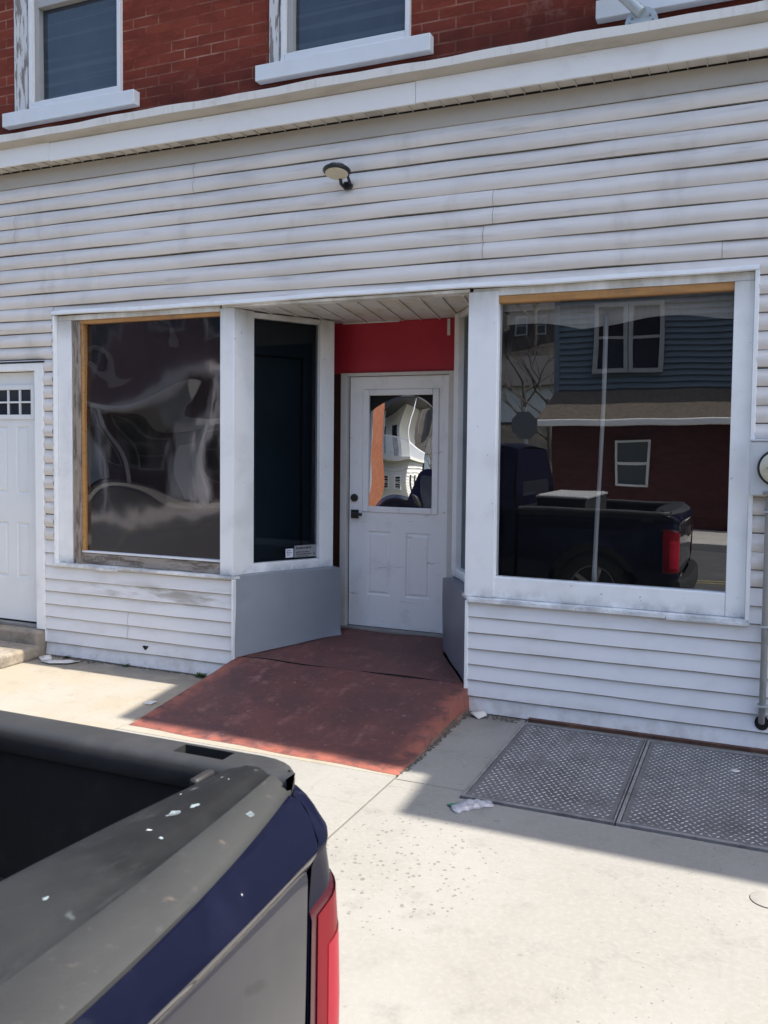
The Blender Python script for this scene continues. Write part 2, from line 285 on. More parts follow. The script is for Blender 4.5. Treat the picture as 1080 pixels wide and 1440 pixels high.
# across the street
M['blue_siding'] = pmat('blue_grey_siding', (.120, .150, .172, 1), .55, [(3, (.095, .12, .14, 1), .4, .75, .6)])
M['shingle'] = pmat('brown_shingles', (.13, .105, .08, 1), .9, [(22, (.06, .05, .04, 1), .45, .62, .85, (.5, 1, 3)), (40, (.2, .17, .13, 1), .55, .75, .6)], (30, .5, .01))
M['white_siding'] = pmat('white_house_siding', (.66, .64, .58, 1), .6, [(3, (.56, .54, .48, 1), .4, .75, .6)])
M['tree_bark'] = pmat('bark', (.07, .055, .045, 1), .95, [(20, (.30, .27, .23, 1), .45, .7, .7, (3, 3, .4))], (30, .6, .01))
M['hill'] = pmat('wooded_hillside', (.035, .030, .024, 1), .95, [(.6, (.06, .05, .035, 1), .42, .66, .8), (3, (.02, .018, .016, 1), .45, .7, .8)], (1.5, .8, .6))
M['grass'] = pmat('verge_ground', (.07, .085, .035, 1), .95, [(.4, (.12, .10, .06, 1), .42, .66, .8)])
M['far_brick'] = pmat('brown_house_wall', (.075, .055, .05, 1), .8, [(2, (.05, .04, .036, 1), .4, .7, .7)])
M['far_roof'] = pmat('dark_house_roof', (.05, .047, .047, 1), .9)
M['sign_back'] = pmat('sign_back_aluminium', (.13, .133, .138, 1), .7)

# ------------------------------------------------------------------ mesh builder
class MB:
    def __init__(s): s.v = []; s.f = []; s.mi = []; s.sm = []
    def add(s, vs, fs, mi=0, smooth=False):
        o = len(s.v); s.v += [tuple(v) for v in vs]
        for f in fs: s.f.append(tuple(o+i for i in f)); s.mi.append(mi); s.sm.append(smooth)
    def box(s, x0, x1, y0, y1, z0, z1, mi=0):
        s.add([(x0, y0, z0), (x1, y0, z0), (x1, y1, z0), (x0, y1, z0), (x0, y0, z1), (x1, y0, z1), (x1, y1, z1), (x0, y1, z1)],
              [(0, 3, 2, 1), (4, 5, 6, 7), (0, 1, 5, 4), (1, 2, 6, 5), (2, 3, 7, 6), (3, 0, 4, 7)], mi)
        return s
    def prism(s, pts, z0, z1, mi=0):            # plan polygon extruded in z
        n = len(pts)
        a = sum(pts[i][0]*pts[(i+1) % n][1]-pts[(i+1) % n][0]*pts[i][1] for i in range(n))
        if a < 0: pts = pts[::-1]
        s.add([(x, y, z0) for x, y in pts]+[(x, y, z1) for x, y in pts],
              [tuple(range(n))[::-1], tuple(range(n, 2*n))]+[(i, (i+1) % n, n+(i+1) % n, n+i) for i in range(n)], mi); return s
    def extx(s, prof, x0, x1, mi=0, smooth=False):  # (y,z) polygon extruded along x
        n = len(prof)
        s.add([(x0, y, z) for y, z in prof]+[(x1, y, z) for y, z in prof],
              [tuple(range(n))[::-1], tuple(range(n, 2*n))], mi)
        s.add([(x0, y, z) for y, z in prof]+[(x1, y, z) for y, z in prof], [(i, (i+1) % n, n+(i+1) % n, n+i) for i in range(n)], mi, smooth); return s
    def grid(s, rows, mi=0, smooth=True, closed=False):
        n = len(rows[0]); o = [p for r in rows for p in r]
        fs = []
        for i in range(len(rows)-1):
            for j in range(n-(0 if closed else 1)):
                k = (j+1) % n
                fs.append((i*n+j, i*n+k, (i+1)*n+k, (i+1)*n+j))
        s.add(o, fs, mi, smooth); return s
    def tube(s, pts, r, n=10, mi=0, cap=True):
        pts = [Vector(p) for p in pts]; rows = []
        rs = r if isinstance(r, (list, tuple)) else [r]*len(pts)
        up = None
        for i, p in enumerate(pts):
            d = (pts[min(i+1, len(pts)-1)]-pts[max(i-1, 0)]).normalized()
            if up is None: up = Vector((0, 0, 1)) if abs(d.z) < .9 else Vector((1, 0, 0))
            a = d.cross(up).normalized(); b = d.cross(a).normalized()
            rows.append([p+(a*math.cos(t)+b*math.sin(t))*rs[i] for t in (2*math.pi*j/n for j in range(n))])
        s.grid(rows, mi, True, True)
        if cap:
            s.add(rows[0], [tuple(range(n))], mi); s.add(rows[-1], [tuple(range(n))[::-1]], mi)
        return s
    def lathe(s, prof, c, axis=(0, 0, 1), n=28, mi=0, smooth=True):   # prof (r,h)
        q = Vector((0, 0, 1)).rotation_difference(Vector(axis).normalized()); c = Vector(c)
        rows = [[c+q @ Vector((r*math.cos(t), r*math.sin(t), h)) for t in (2*math.pi*j/n for j in range(n))] for r, h in prof]
        s.grid(rows, mi, smooth, True)
        for rw, rv in ((rows[0], True), (rows[-1], False)):
            s.add(rw, [tuple(range(n))[::-1] if rv else tuple(range(n))], mi)
        return s
    def build(s, name, mats, parent=None, bevel=0, sharp=35, seg=2, mod=None):
        me = bpy.data.meshes.new(name); me.from_pydata(s.v, [], s.f); 
        for m in (mats if isinstance(mats, (list, tuple)) else [mats]): me.materials.append(m)
        me.polygons.foreach_set('material_index', s.mi); me.polygons.foreach_set('use_smooth', s.sm)
        bm = bmesh.new(); bm.from_mesh(me); bmesh.ops.remove_doubles(bm, verts=bm.verts, dist=1e-5)
        bmesh.ops.recalc_face_normals(bm, faces=bm.faces); bm.to_mesh(me); bm.free()
        me.set_sharp_from_angle(angle=R(sharp))
        o = bpy.data.objects.new(name, me); col.objects.link(o)
        if bevel:
            b = o.modifiers.new('bevel', 'BEVEL'); b.width = bevel; b.segments = seg; b.limit_method = 'ANGLE'; b.angle_limit = R(40)
        if parent:
            o.parent = parent; o.matrix_parent_inverse = Matrix.Translation(parent.location).inverted()
        return o

def tag(o, label=None, cat=None, group=None, kind=None):
    for k, v in (('label', label), ('category', cat), ('group', group), ('kind', kind)):
        if v: o[k] = v
    return o
def thing(name, loc, label, cat, group=None):
    o = bpy.data.objects.new(name, None); o.location = loc; o.empty_display_size = .2; col.objects.link(o)
    return tag(o, label, cat, group)
def box(name, b, mats, parent=None, bevel=.003): return MB().box(*b).build(name, mats, parent, bevel)

# ------------------------------------------------------------------ ground
g = MB().box(-260, 260, -260, 260, -.6, -.30); tag(g.build('ground', M['grass']), kind='structure')
g = MB().box(-120, 120, -11.2, -3.5, -.29, -.15); tag(g.build('street', M['asphalt']), kind='structure')
g = MB()
for dy in (-7.45, -7.25): g.box(-120, 120, dy-.05, dy+.05, -.149, -.146)
tag(g.build('road_marking', M['road_line']), kind='structure')
def slabs(name, rects, mats, bevel=.0025):
    m = MB()
    for r in rects: m.box(r[0], r[1], r[2], r[3], -.28, 0, r[4] if len(r) > 4 else 0)
    return tag(m.build(name, mats, bevel=bevel), kind='structure')
J = .004
slabs('sidewalk', [(-60, -3.43, -3.3, 1.6, 1), (-3.422, -1.649, -3.3, -1.2, 0), (-3.422, -1.649, -1.196, 1.6, 1),
                   (-1.637, -1.272, -1.222, 1.6, 0), (-1.637, 4.2, -3.3, -1.318, 0), (-1.637, -1.272, -1.318, -1.229, 0), (4.208, 60, -3.3, 1.6, 0),
                   (.406, 4.2, -1.31, 1.6, 0), (-1.265, .40, -.05, 1.6, 0)],
      [M['concrete'], M['concrete_old']])
m = MB().box(-1.29, .43, -1.33, -.03, -.26, -.03); tag(m.build('hatch_pit_floor', M['dark_gap']), kind='structure')
m = MB().box(-60, 60, -3.5, -3.305, -.28, .0); tag(m.build('kerb', M['kerb'], bevel=.02), kind='structure')
m = MB().box(-60, 60, -13.98, -11.2, -.28, .0); tag(m.build('far_sidewalk', M['kerb'], bevel=.02), kind='structure')

# ------------------------------------------------------------------ the shop building
shop = thing('shop_building', (-2.5, .5, 0), 'old shop with white lap siding below painted red brick and two big display windows', 'shop')

# siding courses
zl = [.003, .104]+[.104+.1005*i for i in range(1, 28)]+[2.8175+.1041*i for i in range(1, 9)]
OPEN = [(-6.35, -5.127, -1, 2.297), (-5.03, -3.40, .716, 2.672), (-3.39, -1.66, -1, .70), (-3.41, -1.66, .70, 2.672), (-1.70, -.03, .716, 2.672)]
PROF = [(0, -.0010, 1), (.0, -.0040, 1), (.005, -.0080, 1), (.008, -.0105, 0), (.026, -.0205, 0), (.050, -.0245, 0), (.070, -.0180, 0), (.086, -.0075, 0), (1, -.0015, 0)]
PROF_LOW = [(0, -.0010, 1), (.0, -.0130, 1), (.0035, -.0165, 1), (.006, -.0180, 0), (.05, -.0110, 0), (1, -.0020, 0)]
def siding(x0, x1, zs, openings, y0, mats, name, parent, prof=PROF, seamp=3.3, step=.22, amp=.0028):
    mb = MB(); rnd = random.Random(3)
    seams = {}
    for k in range(len(zs)-1):
        za, zb = zs[k], zs[k+1]; h = zb-za
        xs = [(x0, x1, za, zb)]
        for a, b, c, d in openings:
            nx = []
            for p, q, u0, u1 in xs:
                if u1 <= c+.002 or u0 >= d-.002 or q <= a or p >= b: nx.append((p, q, u0, u1)); continue
                if p < a: nx.append((p, a, u0, u1))
                if q > b: nx.append((b, q, u0, u1))
                pa, qb = max(p, a), min(q, b)
                if u1 > d+.004: nx.append((pa, qb, d, u1))
                if u0 < c-.004: nx.append((pa, qb, u0, c))
            xs = nx
        if k % 2 == 0 or k == 0: seams[k//2] = sorted(rnd.uniform(x0, x1) for _ in range(int((x1-x0)/seamp)))
        sm = seams[k//2] if za > .75 else ([-4.30] if k in (2, 3) else [])
        for p, q, u0, u1 in xs:
            cuts = [p]+[t for t in sm if p+.2 < t < q-.2]+[q]
            for i in range(len(cuts)-1):
                a, b = cuts[i], cuts[i+1]; off = -.0030*((i) % 2)
                aa, bb = (a-.02 if i else a), b
                n = max(1, int((bb-aa)/step)); rows = []
                mi = 1 if zb < 1.0 else 0
                prof = PROF_LOW if mi else PROF
                for j in range(n+1):
                    x = aa+(bb-aa)*j/n
                    am = amp*(1 if mi else 1.7); w = am*math.sin(x*2.3+k*1.7)+am*.7*math.sin(x*5.1+k*2.9)
                    wz = (.0016 if mi else .0034)*math.sin(x*1.9+k*2.2)+(.001 if mi else .0016)*math.sin(x*7.7+k)
                    rw = []
                    for i_, (t, dy, _) in enumerate(prof):
                        z = (zb-.0005 if t == 1 and i_ > 1 else za+min(t, .1)*h/.102)+(wz if i_ < len(prof)-1 else 0)
                        rw.append((x, y0+off+dy+w*.45, min(max(z, u0), u1)))
                    rows.append(rw)
                npf = len(prof)
                flat = [pt for r in rows for pt in r]
                if i:                               # lap joint between two panels
                    cap = [(rows[0][jj][0]+dx, rows[0][jj][1]-.0035-.002, rows[0][jj][2]) for dx in (0, .0024) for jj in range(npf)]
                    mb.add(cap, [(jj, jj+1, npf+jj+1, npf+jj) for jj in range(1, npf-1)], 2)
                for jj in range(npf-1):
                    fs = [(u*npf+jj, (u+1)*npf+jj, (u+1)*npf+jj+1, u*npf+jj+1) for u in range(n)]
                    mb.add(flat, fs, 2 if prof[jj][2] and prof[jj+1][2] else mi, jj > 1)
    return mb.build(name, mats, parent, sharp=40)
siding(-9.2, 4.2, zl, OPEN, 0, [M['siding'], M['siding_low'], M['siding_edge']], 'siding', shop)

# sheathing behind the siding
m = MB()
XS = [-9.2, -6.35, -5.14, -5.03, -3.44, -1.66, -.045, 4.2]
m.box(-9.2, 4.2, .006, .12, 2.69, 3.76)
for a, b in ((-9.2, -6.35), (-5.14, -5.03), (-.045, 4.2)): m.box(a, b, .006, .12, 0, 2.69)
m.box(-5.03, -3.42, .006, .12, 0, .715); m.box(-1.635, -.045, .006, .12, 0, .715); m.box(-6.35, -5.14, .006, .12, 2.29, 2.69)
m.build('sheathing', M['dark_gap'], shop)
# building mass, interior
m = MB()
m.box(-9.2, 4.2, 6.0, 6.2, 0, 9.59); m.box(-9.2, -9.0, .301, 6.0, 0, 9.59); m.box(4.0, 4.2, .301, 6.0, 0, 9.59)
m.box(-9.0, 4.0, .13, 6.0, 2.80, 2.95)
m.build('rear_wall', M['far_brick'], shop)
m = MB(); m.box(-8.9, 3.9, 3.0, 3.1, 0.002, 2.79); m.box(-8.9, 3.9, .13, 3.0, .003, .02) if False else None
m.box(-3.9, -3.85, 1.2, 2.99, 0.002, 2.79); m.box(.6, .65, .13, 2.99, 0.002, 2.79); m.box(-5.6, -5.55, .14, 2.99, .002, 2.79)
m.build('interior_wall_backdrop', M['dark'], shop)
MB().box(-1.55, -.06, .32, .34, .70, 2.62).build('interior_wall_backdrop', M['dark'], shop)  # added dark backdrop close behind the right pane, hides the lit interior
MB().box(-1.565, -1.552, .14, .34, .70, 2.62).build('interior_wall_backdrop', M['dark'], shop)  # added dark return closing the left side of that backdrop
# display platforms inside the windows
for a, b in ((-5.0, -3.45), (-1.6, -.06)): MB().box(a, b, .16, .31, .60, .699).build('window_platform', M['dark'], shop)

# frieze, soffit, fascia, crown
m = MB()
n = 40; rows = []
for j in range(n+1):
    x = -9.2+13.4*j/n; w = .0018*math.sin(x*3.1)
    rows.append([(x, -.006+w, 3.651), (x, -.0165+w, 3.652), (x, -.0165+w, 3.70), (x, -.014+w, 3.768)])
m.grid(rows, 0, False); m.build('frieze_board', M['frieze'], shop)
m = MB(); m.box(-9.2, 4.2, -.019, .005, 3.7685, 3.775, 1)
x = -9.2; i = 0
while x < 4.2:
    w = .101
    m.box(x+.003, x+w, -.128, -.024, 3.776+.001*(i % 3), 3.79); m.box(x-.003, x+.002, -.128, -.022, 3.769, 3.788)
    if i % 7 == 4:
        for q in range(9):
            m.box(x+.012+q*.0095, x+.016+q*.0095, -.122, -.03, 3.7745, 3.7755, 0)
    x += w+.001; i += 1
m.build('soffit', [M['soffit'], M['dark_gap']], shop)
m = MB()
for a, b, dz in ((-9.2, -4.93, .004), (-4.93, -2.0, -.003), (-2.0, 1.1, 0), (1.1, 4.2, .003)):
    m.box(a, b-.002, -.138, -.120, 3.772+dz, 3.905+dz)
m.build('fascia', M['cornice'], shop, bevel=.003)
m = MB()
n = 90; rows = []
for j in range(n+1):
    x = -9.2+13.4*j/n; e = .004*math.sin(x*4.3)+.003*math.sin(x*11.2)
    rows.append([(x, -.125, 3.904), (x, -.150, 3.908), (x, -.168, 3.916), (x, -.192, 3.926+e*.4), (x, -.203, 3.936+e*.4), (x, -.207, 3.987+e), (x, -.195, 3.992+e), (x, .03, 4.03)])
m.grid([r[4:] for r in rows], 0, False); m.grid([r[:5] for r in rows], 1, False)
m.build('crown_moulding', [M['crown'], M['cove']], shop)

# upper brick storey
WUP = [(-5.415, -4.372), (-3.124, -2.098), (-.86, .17)]
ZW0, ZW1 = 4.20, 5.75
m = MB()
xs = [-9.2]+[t for w in WUP for t in w]+[4.2]
for i in range(0, len(xs), 2): m.box(xs[i], xs[i+1], .02, .30, ZW0, ZW1)
m.box(-9.2, 4.2, .02, .30, 3.95, ZW0); m.box(-9.2, 4.2, .02, .30, ZW1, 9.59)
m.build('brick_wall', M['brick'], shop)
def upper_window(x0, x1, wood, parent=shop):
    f = MB()
    fx0 = x0+wood
    z0 = 4.225; z1 = 5.74
    f.box(fx0, fx0+.030, -.012, .10, z0, z1); f.box(x1-.030, x1, -.012, .10, z0, z1)
    f.box(fx0+.0305, x1-.0305, -.012, .10, z0, z0+.058); f.box(fx0+.0305, x1-.0305, -.012, .10, z1-.05, z1)
    f.box(fx0+.031, fx0+.070, .022, .098, z0+.0585, z1-.0505, 1); f.box(x1-.045, x1-.031, .022, .098, z0+.0585, z1-.0505, 1)
    f.box(fx0+.0705, x1-.0455, .03, .085, z0+.0585, z0+.082, 0); f.box(fx0+.0705, x1-.0455, .02, .085, 5.0, 5.06, 1)
    fr = f.build('window', [M['vinyl_white'], M['vinyl_grey']], parent, bevel=.003)
    p = MB(); n = 10; rows = []
    a, b = fx0+.072, x1-.046
    for i in range(n+1):
        rows.append([(a+(b-a)*j/n, .072+.0015*math.sin(i*1.1+j*.5+x0), z0+.083+(z1-z0-.14)*i/n) for j in range(n+1)])
    p.grid(rows); p.build('pane', M['glass_up'], fr)
    MB().box(fx0+.05, x1-.03, .10, .14, z0, z1).build('blind', M['dark'], fr)
    MB().box(x0+.002, fx0-.022, .0, .11, z0, z1).box(fx0-.020, fx0-.002, .006, .11, z0, z1).build('jamb_board', M['peeling'], fr, bevel=.004)
    s = MB().box(x0-.075, x1+.155, -.052, .018, 4.118, 4.222); s.box(x0+.0, x1-.0, .02, .1, 4.20, 4.2245)
    s.build('sill', M['sill_white'], fr, bevel=.004)
for (a, b), w in zip(WUP, (.162, .10, .10)): upper_window(a, b, w)

# unseen roof; its stepped eave is made up to cast the stepped pavement shadow
KX, KY = .625, .020      # horizontal shift of a shadow per metre of height
HR = 9.6
sx = lambda xs: xs+KX*HR
sy = lambda ys: ys+KY*HR
m = MB()
m.box(-9.4, sx(-3.50)-.005, -.06, 6.3, HR, HR+.18)
m.prism([(sx(-3.58), 6.3), (sx(-3.575), sy(-.27)), (sx(-3.44), sy(-1.03)), (sx(-1.41), sy(-1.105)), (sx(-1.41), 6.3)], HR+.001, HR+.182)
m.prism([(sx(-1.408), 6.3), (sx(-1.40), sy(-1.09)), (sx(-1.36), sy(-1.60)), (sx(12), sy(-1.74)), (sx(12), 6.3)], HR, HR+.18)
m.build('roof', M['far_roof'], shop)

# shop window trims (thin metal J channel around the openings)
def jtrim(pts, parent=shop):
    return None
m = MB()
# head cap: wavy white strip over the whole shop front
n = 44; rows = []
for j in range(n+1):
    x = -5.03+5.0*j/n; w = .004*math.sin(x*2.1)+.002*math.sin(x*6.3)
    rows.append([(x, .004, 2.680+w), (x, -.026, 2.676+w), (x, -.030, 2.668+w), (x, -.030, 2.650+w), (x, -.024, 2.648+w), (x, .004, 2.648+w)])
m.grid(rows, 0, False); m.build('head_trim', M['white_paint'], shop)
for a, b in ((-5.026, -5.008), (-.052, -.028)): MB().box(a, b, -.025, .03, .722, 2.648).build('side_trim', M['white_paint'], shop, bevel=.003)
# header boards
m = MB(); m.box(-5.007, -3.52, .012, .10, 2.607, 2.647); m.box(-1.66, -.053, .012, .10, 2.598, 2.647); m.box(-3.50, -1.68, .002, .10, 2.628, 2.6475)
m.build('header_board', M['trim'], shop, bevel=.003)

# sills of the two display windows
m = MB()
m.prism([(-5.03, -.030), (-3.405, -.030), (-3.30, .155), (-5.03, .155)], .716, .737)
m.build('shop_sill', M['trim'], shop, bevel=.003)
m = MB(); m.box(-5.04, -4.62, -.036, -.031, .712, .735); m.box(-4.62, -4.4, -.038, -.031, .706, .728); m.box(-4.4, -3.40, -.036, -.031, .722, .739)
m.build('sill_capping', M['trim'], shop, bevel=.001)
m = MB(); m.prism([(-1.655, -.030), (-.03, -.030), (-.03, .12), (-1.74, .12)], .712, .732); m.build('shop_sill', M['trim'], shop, bevel=.003)
m = MB(); m.box(-1.655, -.47, -.040, -.031, .704, .728); m.box(-.465, -.025, -.043, -.031, .698, .716)
m.build('sill_capping', M['trim'], shop, bevel=.002)
# corner beads of the low siding
for q in ((-3.400, -3.384, -.026, .03, .06, .715), (-1.672, -1.652, -.026, .03, .0, .710), (-5.134, -5.12, -.02, .02, .105, .21)):
    MB().box(*q).build('corner_trim', M['white_paint'], shop, bevel=.003)
m = MB(); m.box(-1.25, 4.2, -.048, .004, -.01, .020); m.build('base_flashing', M['rust'], shop)

# left display window: lumber frame with dark film
wl = MB()
wl.box(-5.007, -4.875, .012, .10, .738, 2.606)
lw = wl.build('display_window', M['trim'], shop, bevel=.003)
lw['label'] = 'left display window covered in rippled dark film'
MB().box(-4.868, -4.795, .020, .10, .738, 2.606).build('old_jamb', M['old_wood'], lw, bevel=.004)
MB().box(-4.793, -4.774, .030, .10, .84, 2.578).box(-4.868, -3.47, .026, .10, 2.579, 2.606).build('lumber_frame', M['orange_wood'], lw, bevel=.002)
MB().box(-4.794, -3.44, .035, .10, .7385, .822).build('bottom_rail', M['old_sill'], lw, bevel=.006)
MB().box(-4.794, -3.44, .028, .10, .826, .840).build('bottom_bead', M['vinyl_white'], lw, bevel=.002)
m = MB(); nx, nz = 60, 80; rows = []
rr = random.Random(5); waves = [(rr.uniform(.25, .95), rr.uniform(.8, 2.3), rr.uniform(0, 6.3), rr.uniform(.4, 1)) for _ in range(8)]
for i in range(nz+1):
    z = .835+(2.58-.835)*i/nz; rw = []
    for j in range(nx+1):
        x = -4.773+(4.773-3.40)*j/nx
        e = .09*sum(math.sin(q*9*x+2*math.sin(z*(2+q))+q)*math.sin(z*3*q+q)/q/3 for q in (1.3, 2.1, 3.4))+sum(a/(fx+fz)*math.sin(fx*3*x+fz*2.4*z+ph) for fx, fz, ph, a in waves)
        rw.append((x, .070+.0095*e, z))
    rows.append(rw)
m.grid(rows); m.build('film_pane', M['film'], lw, sharp=80)
m = MB(); rows = []
for i in range(31):
    rows.append([(-4.773+1.373*j/30, .046+.0022*math.sin(j*.12+.9*math.sin(i*.13)+1)+.0058*math.sin(i*.24+j*.11+.8*math.sin(j*.14))+.0010*math.sin(i*.62-j*.2), .835+1.745*i/30) for j in range(31)])
m.grid(rows); m.build('pane', M['glass_front'], lw, sharp=80)
MB().box(-4.76, -3.42, .105, .115, .83, 2.60).build('film_backing', M['film_back'], lw)

# right display window
rw_ = MB()
rw_.box(-.155, -.0525, .008, .10, .733, 2.597)
rwin = rw_.build('display_window', M['trim'], shop, bevel=.003)
rwin['label'] = 'right display window reflecting a parked truck'
MB().box(-1.69, -.1555, .012, .10, .7335, .864).build('bottom_rail', M['trim'], rwin, bevel=.003)
MB().box(-1.50, -.1555, .02, .10, 2.553, 2.597).build('lumber_head', M['orange_wood'], rwin, bevel=.002)
m = MB(); n = 24; rows = []
for i in range(n+1):
    rows.append([(-1.505+1.36*j/n, .055+.00012*math.sin(i*.33+j*.21)+.00005*math.sin(j*.9+i*.6), .855+1.71*i/n) for j in range(n+1)])
m.grid(rows); m.build('pane', M['glass'], rwin, sharp=80)
# valance and strip behind the right window
m = MB(); n = 50; rows = []
for j in range(n+1):
    x = -1.49+1.34*j/n
    drop = 2.395+.05*abs(math.sin((x+1.02)*2.9))*(1 if x < -.9 else .9)+.01*math.sin(x*9)
    yv = .16+.006*math.sin(x*22)
    rows.append([(x, yv, drop), (x, yv+.004, (drop+2.56)/2), (x, .16, 2.56)])
m.grid(rows); o = m.build('valance', M['curtain']); tag(o, 'short scalloped white cloth hung across the top inside the right shop window', 'valance')
so = o.modifiers.new('thick', 'SOLIDIFY'); so.thickness = .002
m = MB(); n = 24; rows = []
for i in range(n+1):
    t = i/n; z = 2.47-1.62*t; xc = -.868-.030*t+.006*math.sin(t*5); hw = .015-.003*math.sin(t*3)
    rows.append([(xc-hw, .135+.004*math.sin(i), z), (xc, .128, z), (xc+hw, .135, z)])
m.grid(rows); o = m.build('cloth_strip', M['curtain']); tag(o, 'narrow white cloth strip hanging full height behind the right shop window', 'cloth')
so = o.modifiers.new('thick', 'SOLIDIFY'); so.thickness = .002

# pillars
m = MB(); m.prism([(-3.515, .005), (-3.400, .005), (-3.362, .212), (-3.45, .26), (-3.515, .20)], .738, 2.627); m.build('pillar', M['trim'], shop, bevel=.004)
m = MB(); m.prism([(-1.685, .002), (-1.496, .002), (-1.496, .10), (-1.60, .18), (-1.685, .12)], .7335, 2.627); m.build('pillar', M['trim'], shop, bevel=.004)

# recessed entry: soffit, splayed windows, bulkheads, door wall
m = MB()
for i in range(16):
    x = -3.85+i*.15
    m.prism([(x+.003, .10), (x+.147, .10), (x+.147-.18, 1.02), (x+.003-.18, 1.02)], 2.631+.001*(i % 2), 2.65)
    m.prism([(x-.012, .10), (x+.002, .10), (x+.002-.18, 1.02), (x-.012-.18, 1.02)], 2.622, 2.648)
m.build('entry_soffit', M['soffit_entry'], shop, bevel=.002)
def splay(pa, pb, side, bulk_end, gl, lab):
    """window on the splayed entry wall; pa->pb plan line of the window plane"""
    d = (Vector(pb)-Vector(pa)); L = d.length; d.normalize(); nrm = Vector((d.y, -d.x))*side     # towards the entry
    P = lambda s, o: tuple(Vector(pa)+d*s+nrm*o)
    q = lambda s0, s1, o0, o1: [P(s0, o0), P(s1, o0), P(s1, o1), P(s0, o1)]
    f = MB()
    f.prism(q(L-.125, L, -.06, .012), .738, 2.62)            # inner post
    f.prism(q(-.05, L-.126, -.06, .008), .738, .806)          # bottom rail
    f.prism(q(-.05, L-.126, -.06, .004), 2.582, 2.62)         # top rail
    fr = f.build('side_window', M['trim'], shop, bevel=.003)
    if lab: fr['label'] = lab
    p = MB(); a = P(-.05, -.03); b = P(L-.12, -.03)
    p.add([(a[0], a[1], .80), (b[0], b[1], .80), (b[0], b[1], 2.59), (a[0], a[1], 2.59)], [(0, 1, 2, 3)])
    p.build('pane', gl, fr)
    return fr, P, L
frL, PL, LL = splay((-3.365, .212), (-3.02, .80), 1, 0, M['glass_side'], 'left splayed window with dark blue glass and two stickers')
frR, PR, LR = splay((-1.60, .10), (-2.035, .80), -1, 0, M['glass_side'], None)
# dark inner sash seen through the left splayed pane
m = MB(); a = PL(-.05, -.12); b = PL(LL-.02, -.12)
m.add([(a[0], a[1], .74), (b[0], b[1], .74), (b[0], b[1], 2.62), (a[0], a[1], 2.62)], [(0, 1, 2, 3)])
k = Nodes('blue_black_board'); k.bsdf(k.mix(k.ramp(k.noise(1.6), .4, .7), (.010, .018, .028, 1), (.018, .030, .042, 1)), .35); M['blueblack'] = k.m
m.build('window_backing', M['blueblack'], frL)
m = MB(); a = PL(.07, -.115); b = PL(LL-.22, -.115)
for (z0, z1, s0, s1) in ((2.32, 2.335, .02, LL-.20), (.80, 2.33, LL-.22, LL-.205)):
    aa = PL(s0, -.115); bb = PL(s1, -.115); cc = PL(s1, -.105); dd = PL(s0, -.105)
    m.prism([aa, bb, cc, dd], z0, z1)
m.build('inner_sash', M['dark_gap'], frL)
m = MB(); a = PR(-.05, -.12); b = PR(LR-.02, -.12)
m.add([(a[0], a[1], .74), (b[0], b[1], .74), (b[0], b[1], 2.62), (a[0], a[1], 2.62)], [(0, 1, 2, 3)])
k = Nodes('blue_green_board'); k.bsdf(k.mix(k.ramp(k.noise(1.6), .4, .7), (.020, .033, .042, 1), (.05, .066, .072, 1)), .35); M['bluegreen'] = k.m
m.build('window_backing', M['bluegreen'], frR)
# stickers on the left splayed pane
def on_pane(m, s0, s1, z0, z1, o0, o1, mi): m.prism([PL(s0, o0), PL(s1, o0), PL(s1, o1), PL(s0, o1)], z0, z1, mi)
st = MB(); on_pane(st, .285, .35, .826, .892, -.029, -.0265, 0)
for s0, s1, z in ((.293, .328, .874), (.293, .306, .862), (.296, .335, .858), (.295, .32, .842)): on_pane(st, s0, s1, z, z+.007, -.0265, -.0262, 1)
st.build('sticker', [M['sticker_white'], M['sticker_ink_soft']], frL)
st = MB(); s0 = .36; on_pane(st, s0, .555, .822, .912, -.029, -.0265, 0)
rr = random.Random(11)
for z, h, n, wmax in ((.886, .015, 10, .125), (.858, .009, 12, .12), (.842, .009, 14, .13), (.828, .007, 12, .11)):
    x = s0+.012
    while x < s0+.012+wmax:
        w = rr.uniform(.006, .012); on_pane(st, x, x+w, z-rr.uniform(0, .002), z+h*rr.uniform(.7, 1.05), -.0265, -.0262, 1); x += w+rr.uniform(.0015, .004)
on_pane(st, .525, .542, .836, .842, -.0265, -.0262, 1); on_pane(st, .529, .538, .842, .856, -.0265, -.0262, 1)
st.build('sticker', [M['sticker_grey'], M['sticker_ink']], frL)
# bulkheads
RZ = lambda y: .155*(y+1.15)/1.15 if y < .05 else .1617+(y-.05)*.082   # ramp surface height
def bulkhead(pa, pb, side, mat_, z1, nm='bulkhead'):
    pa, pb = Vector(pa), Vector(pb); d = pb-pa; L = d.length; d.normalize(); nrm = Vector((d.y, -d.x))*side
    m = MB(); nx, nz = 26, 16; rows = []
    for i in range(nz+1):
        rw = []
        for j in range(nx+1):
            s = L*j/nx; p = pa+d*s; zb = RZ(p.y)+.002
            z = zb+(z1-zb)*i/nz
            b = .004*math.sin(s*5+1)*math.sin(z*6)+.003*math.sin(s*13+z*9)
            if side == 1:
                b += -.012*math.exp(-((s-.08)/.03)**2-((z-.56)/.03)**2)          # dent
                if s > L-.12 and z < .38: b += .018*(s-L+.12)/.12*(1+.5*math.sin(z*40))*(1-(z-.2)/.18 if z > .2 else 1)   # flared loose corner
            p = p+nrm*(.0+b); rw.append((p.x, p.y, z))
        rows.append(rw)
    m.grid(rows)
    top = rows[-1]; q = -nrm*.14
    m.grid([top, [(x+q.x, y+q.y, z+.003) for x, y, z in top]], 0, False)
    e = [r[-1] for r in rows]; m.grid([e, [(x+q.x, y+q.y, z) for x, y, z in e]], 0, False)
    return m.build(nm, mat_, shop, sharp=50)
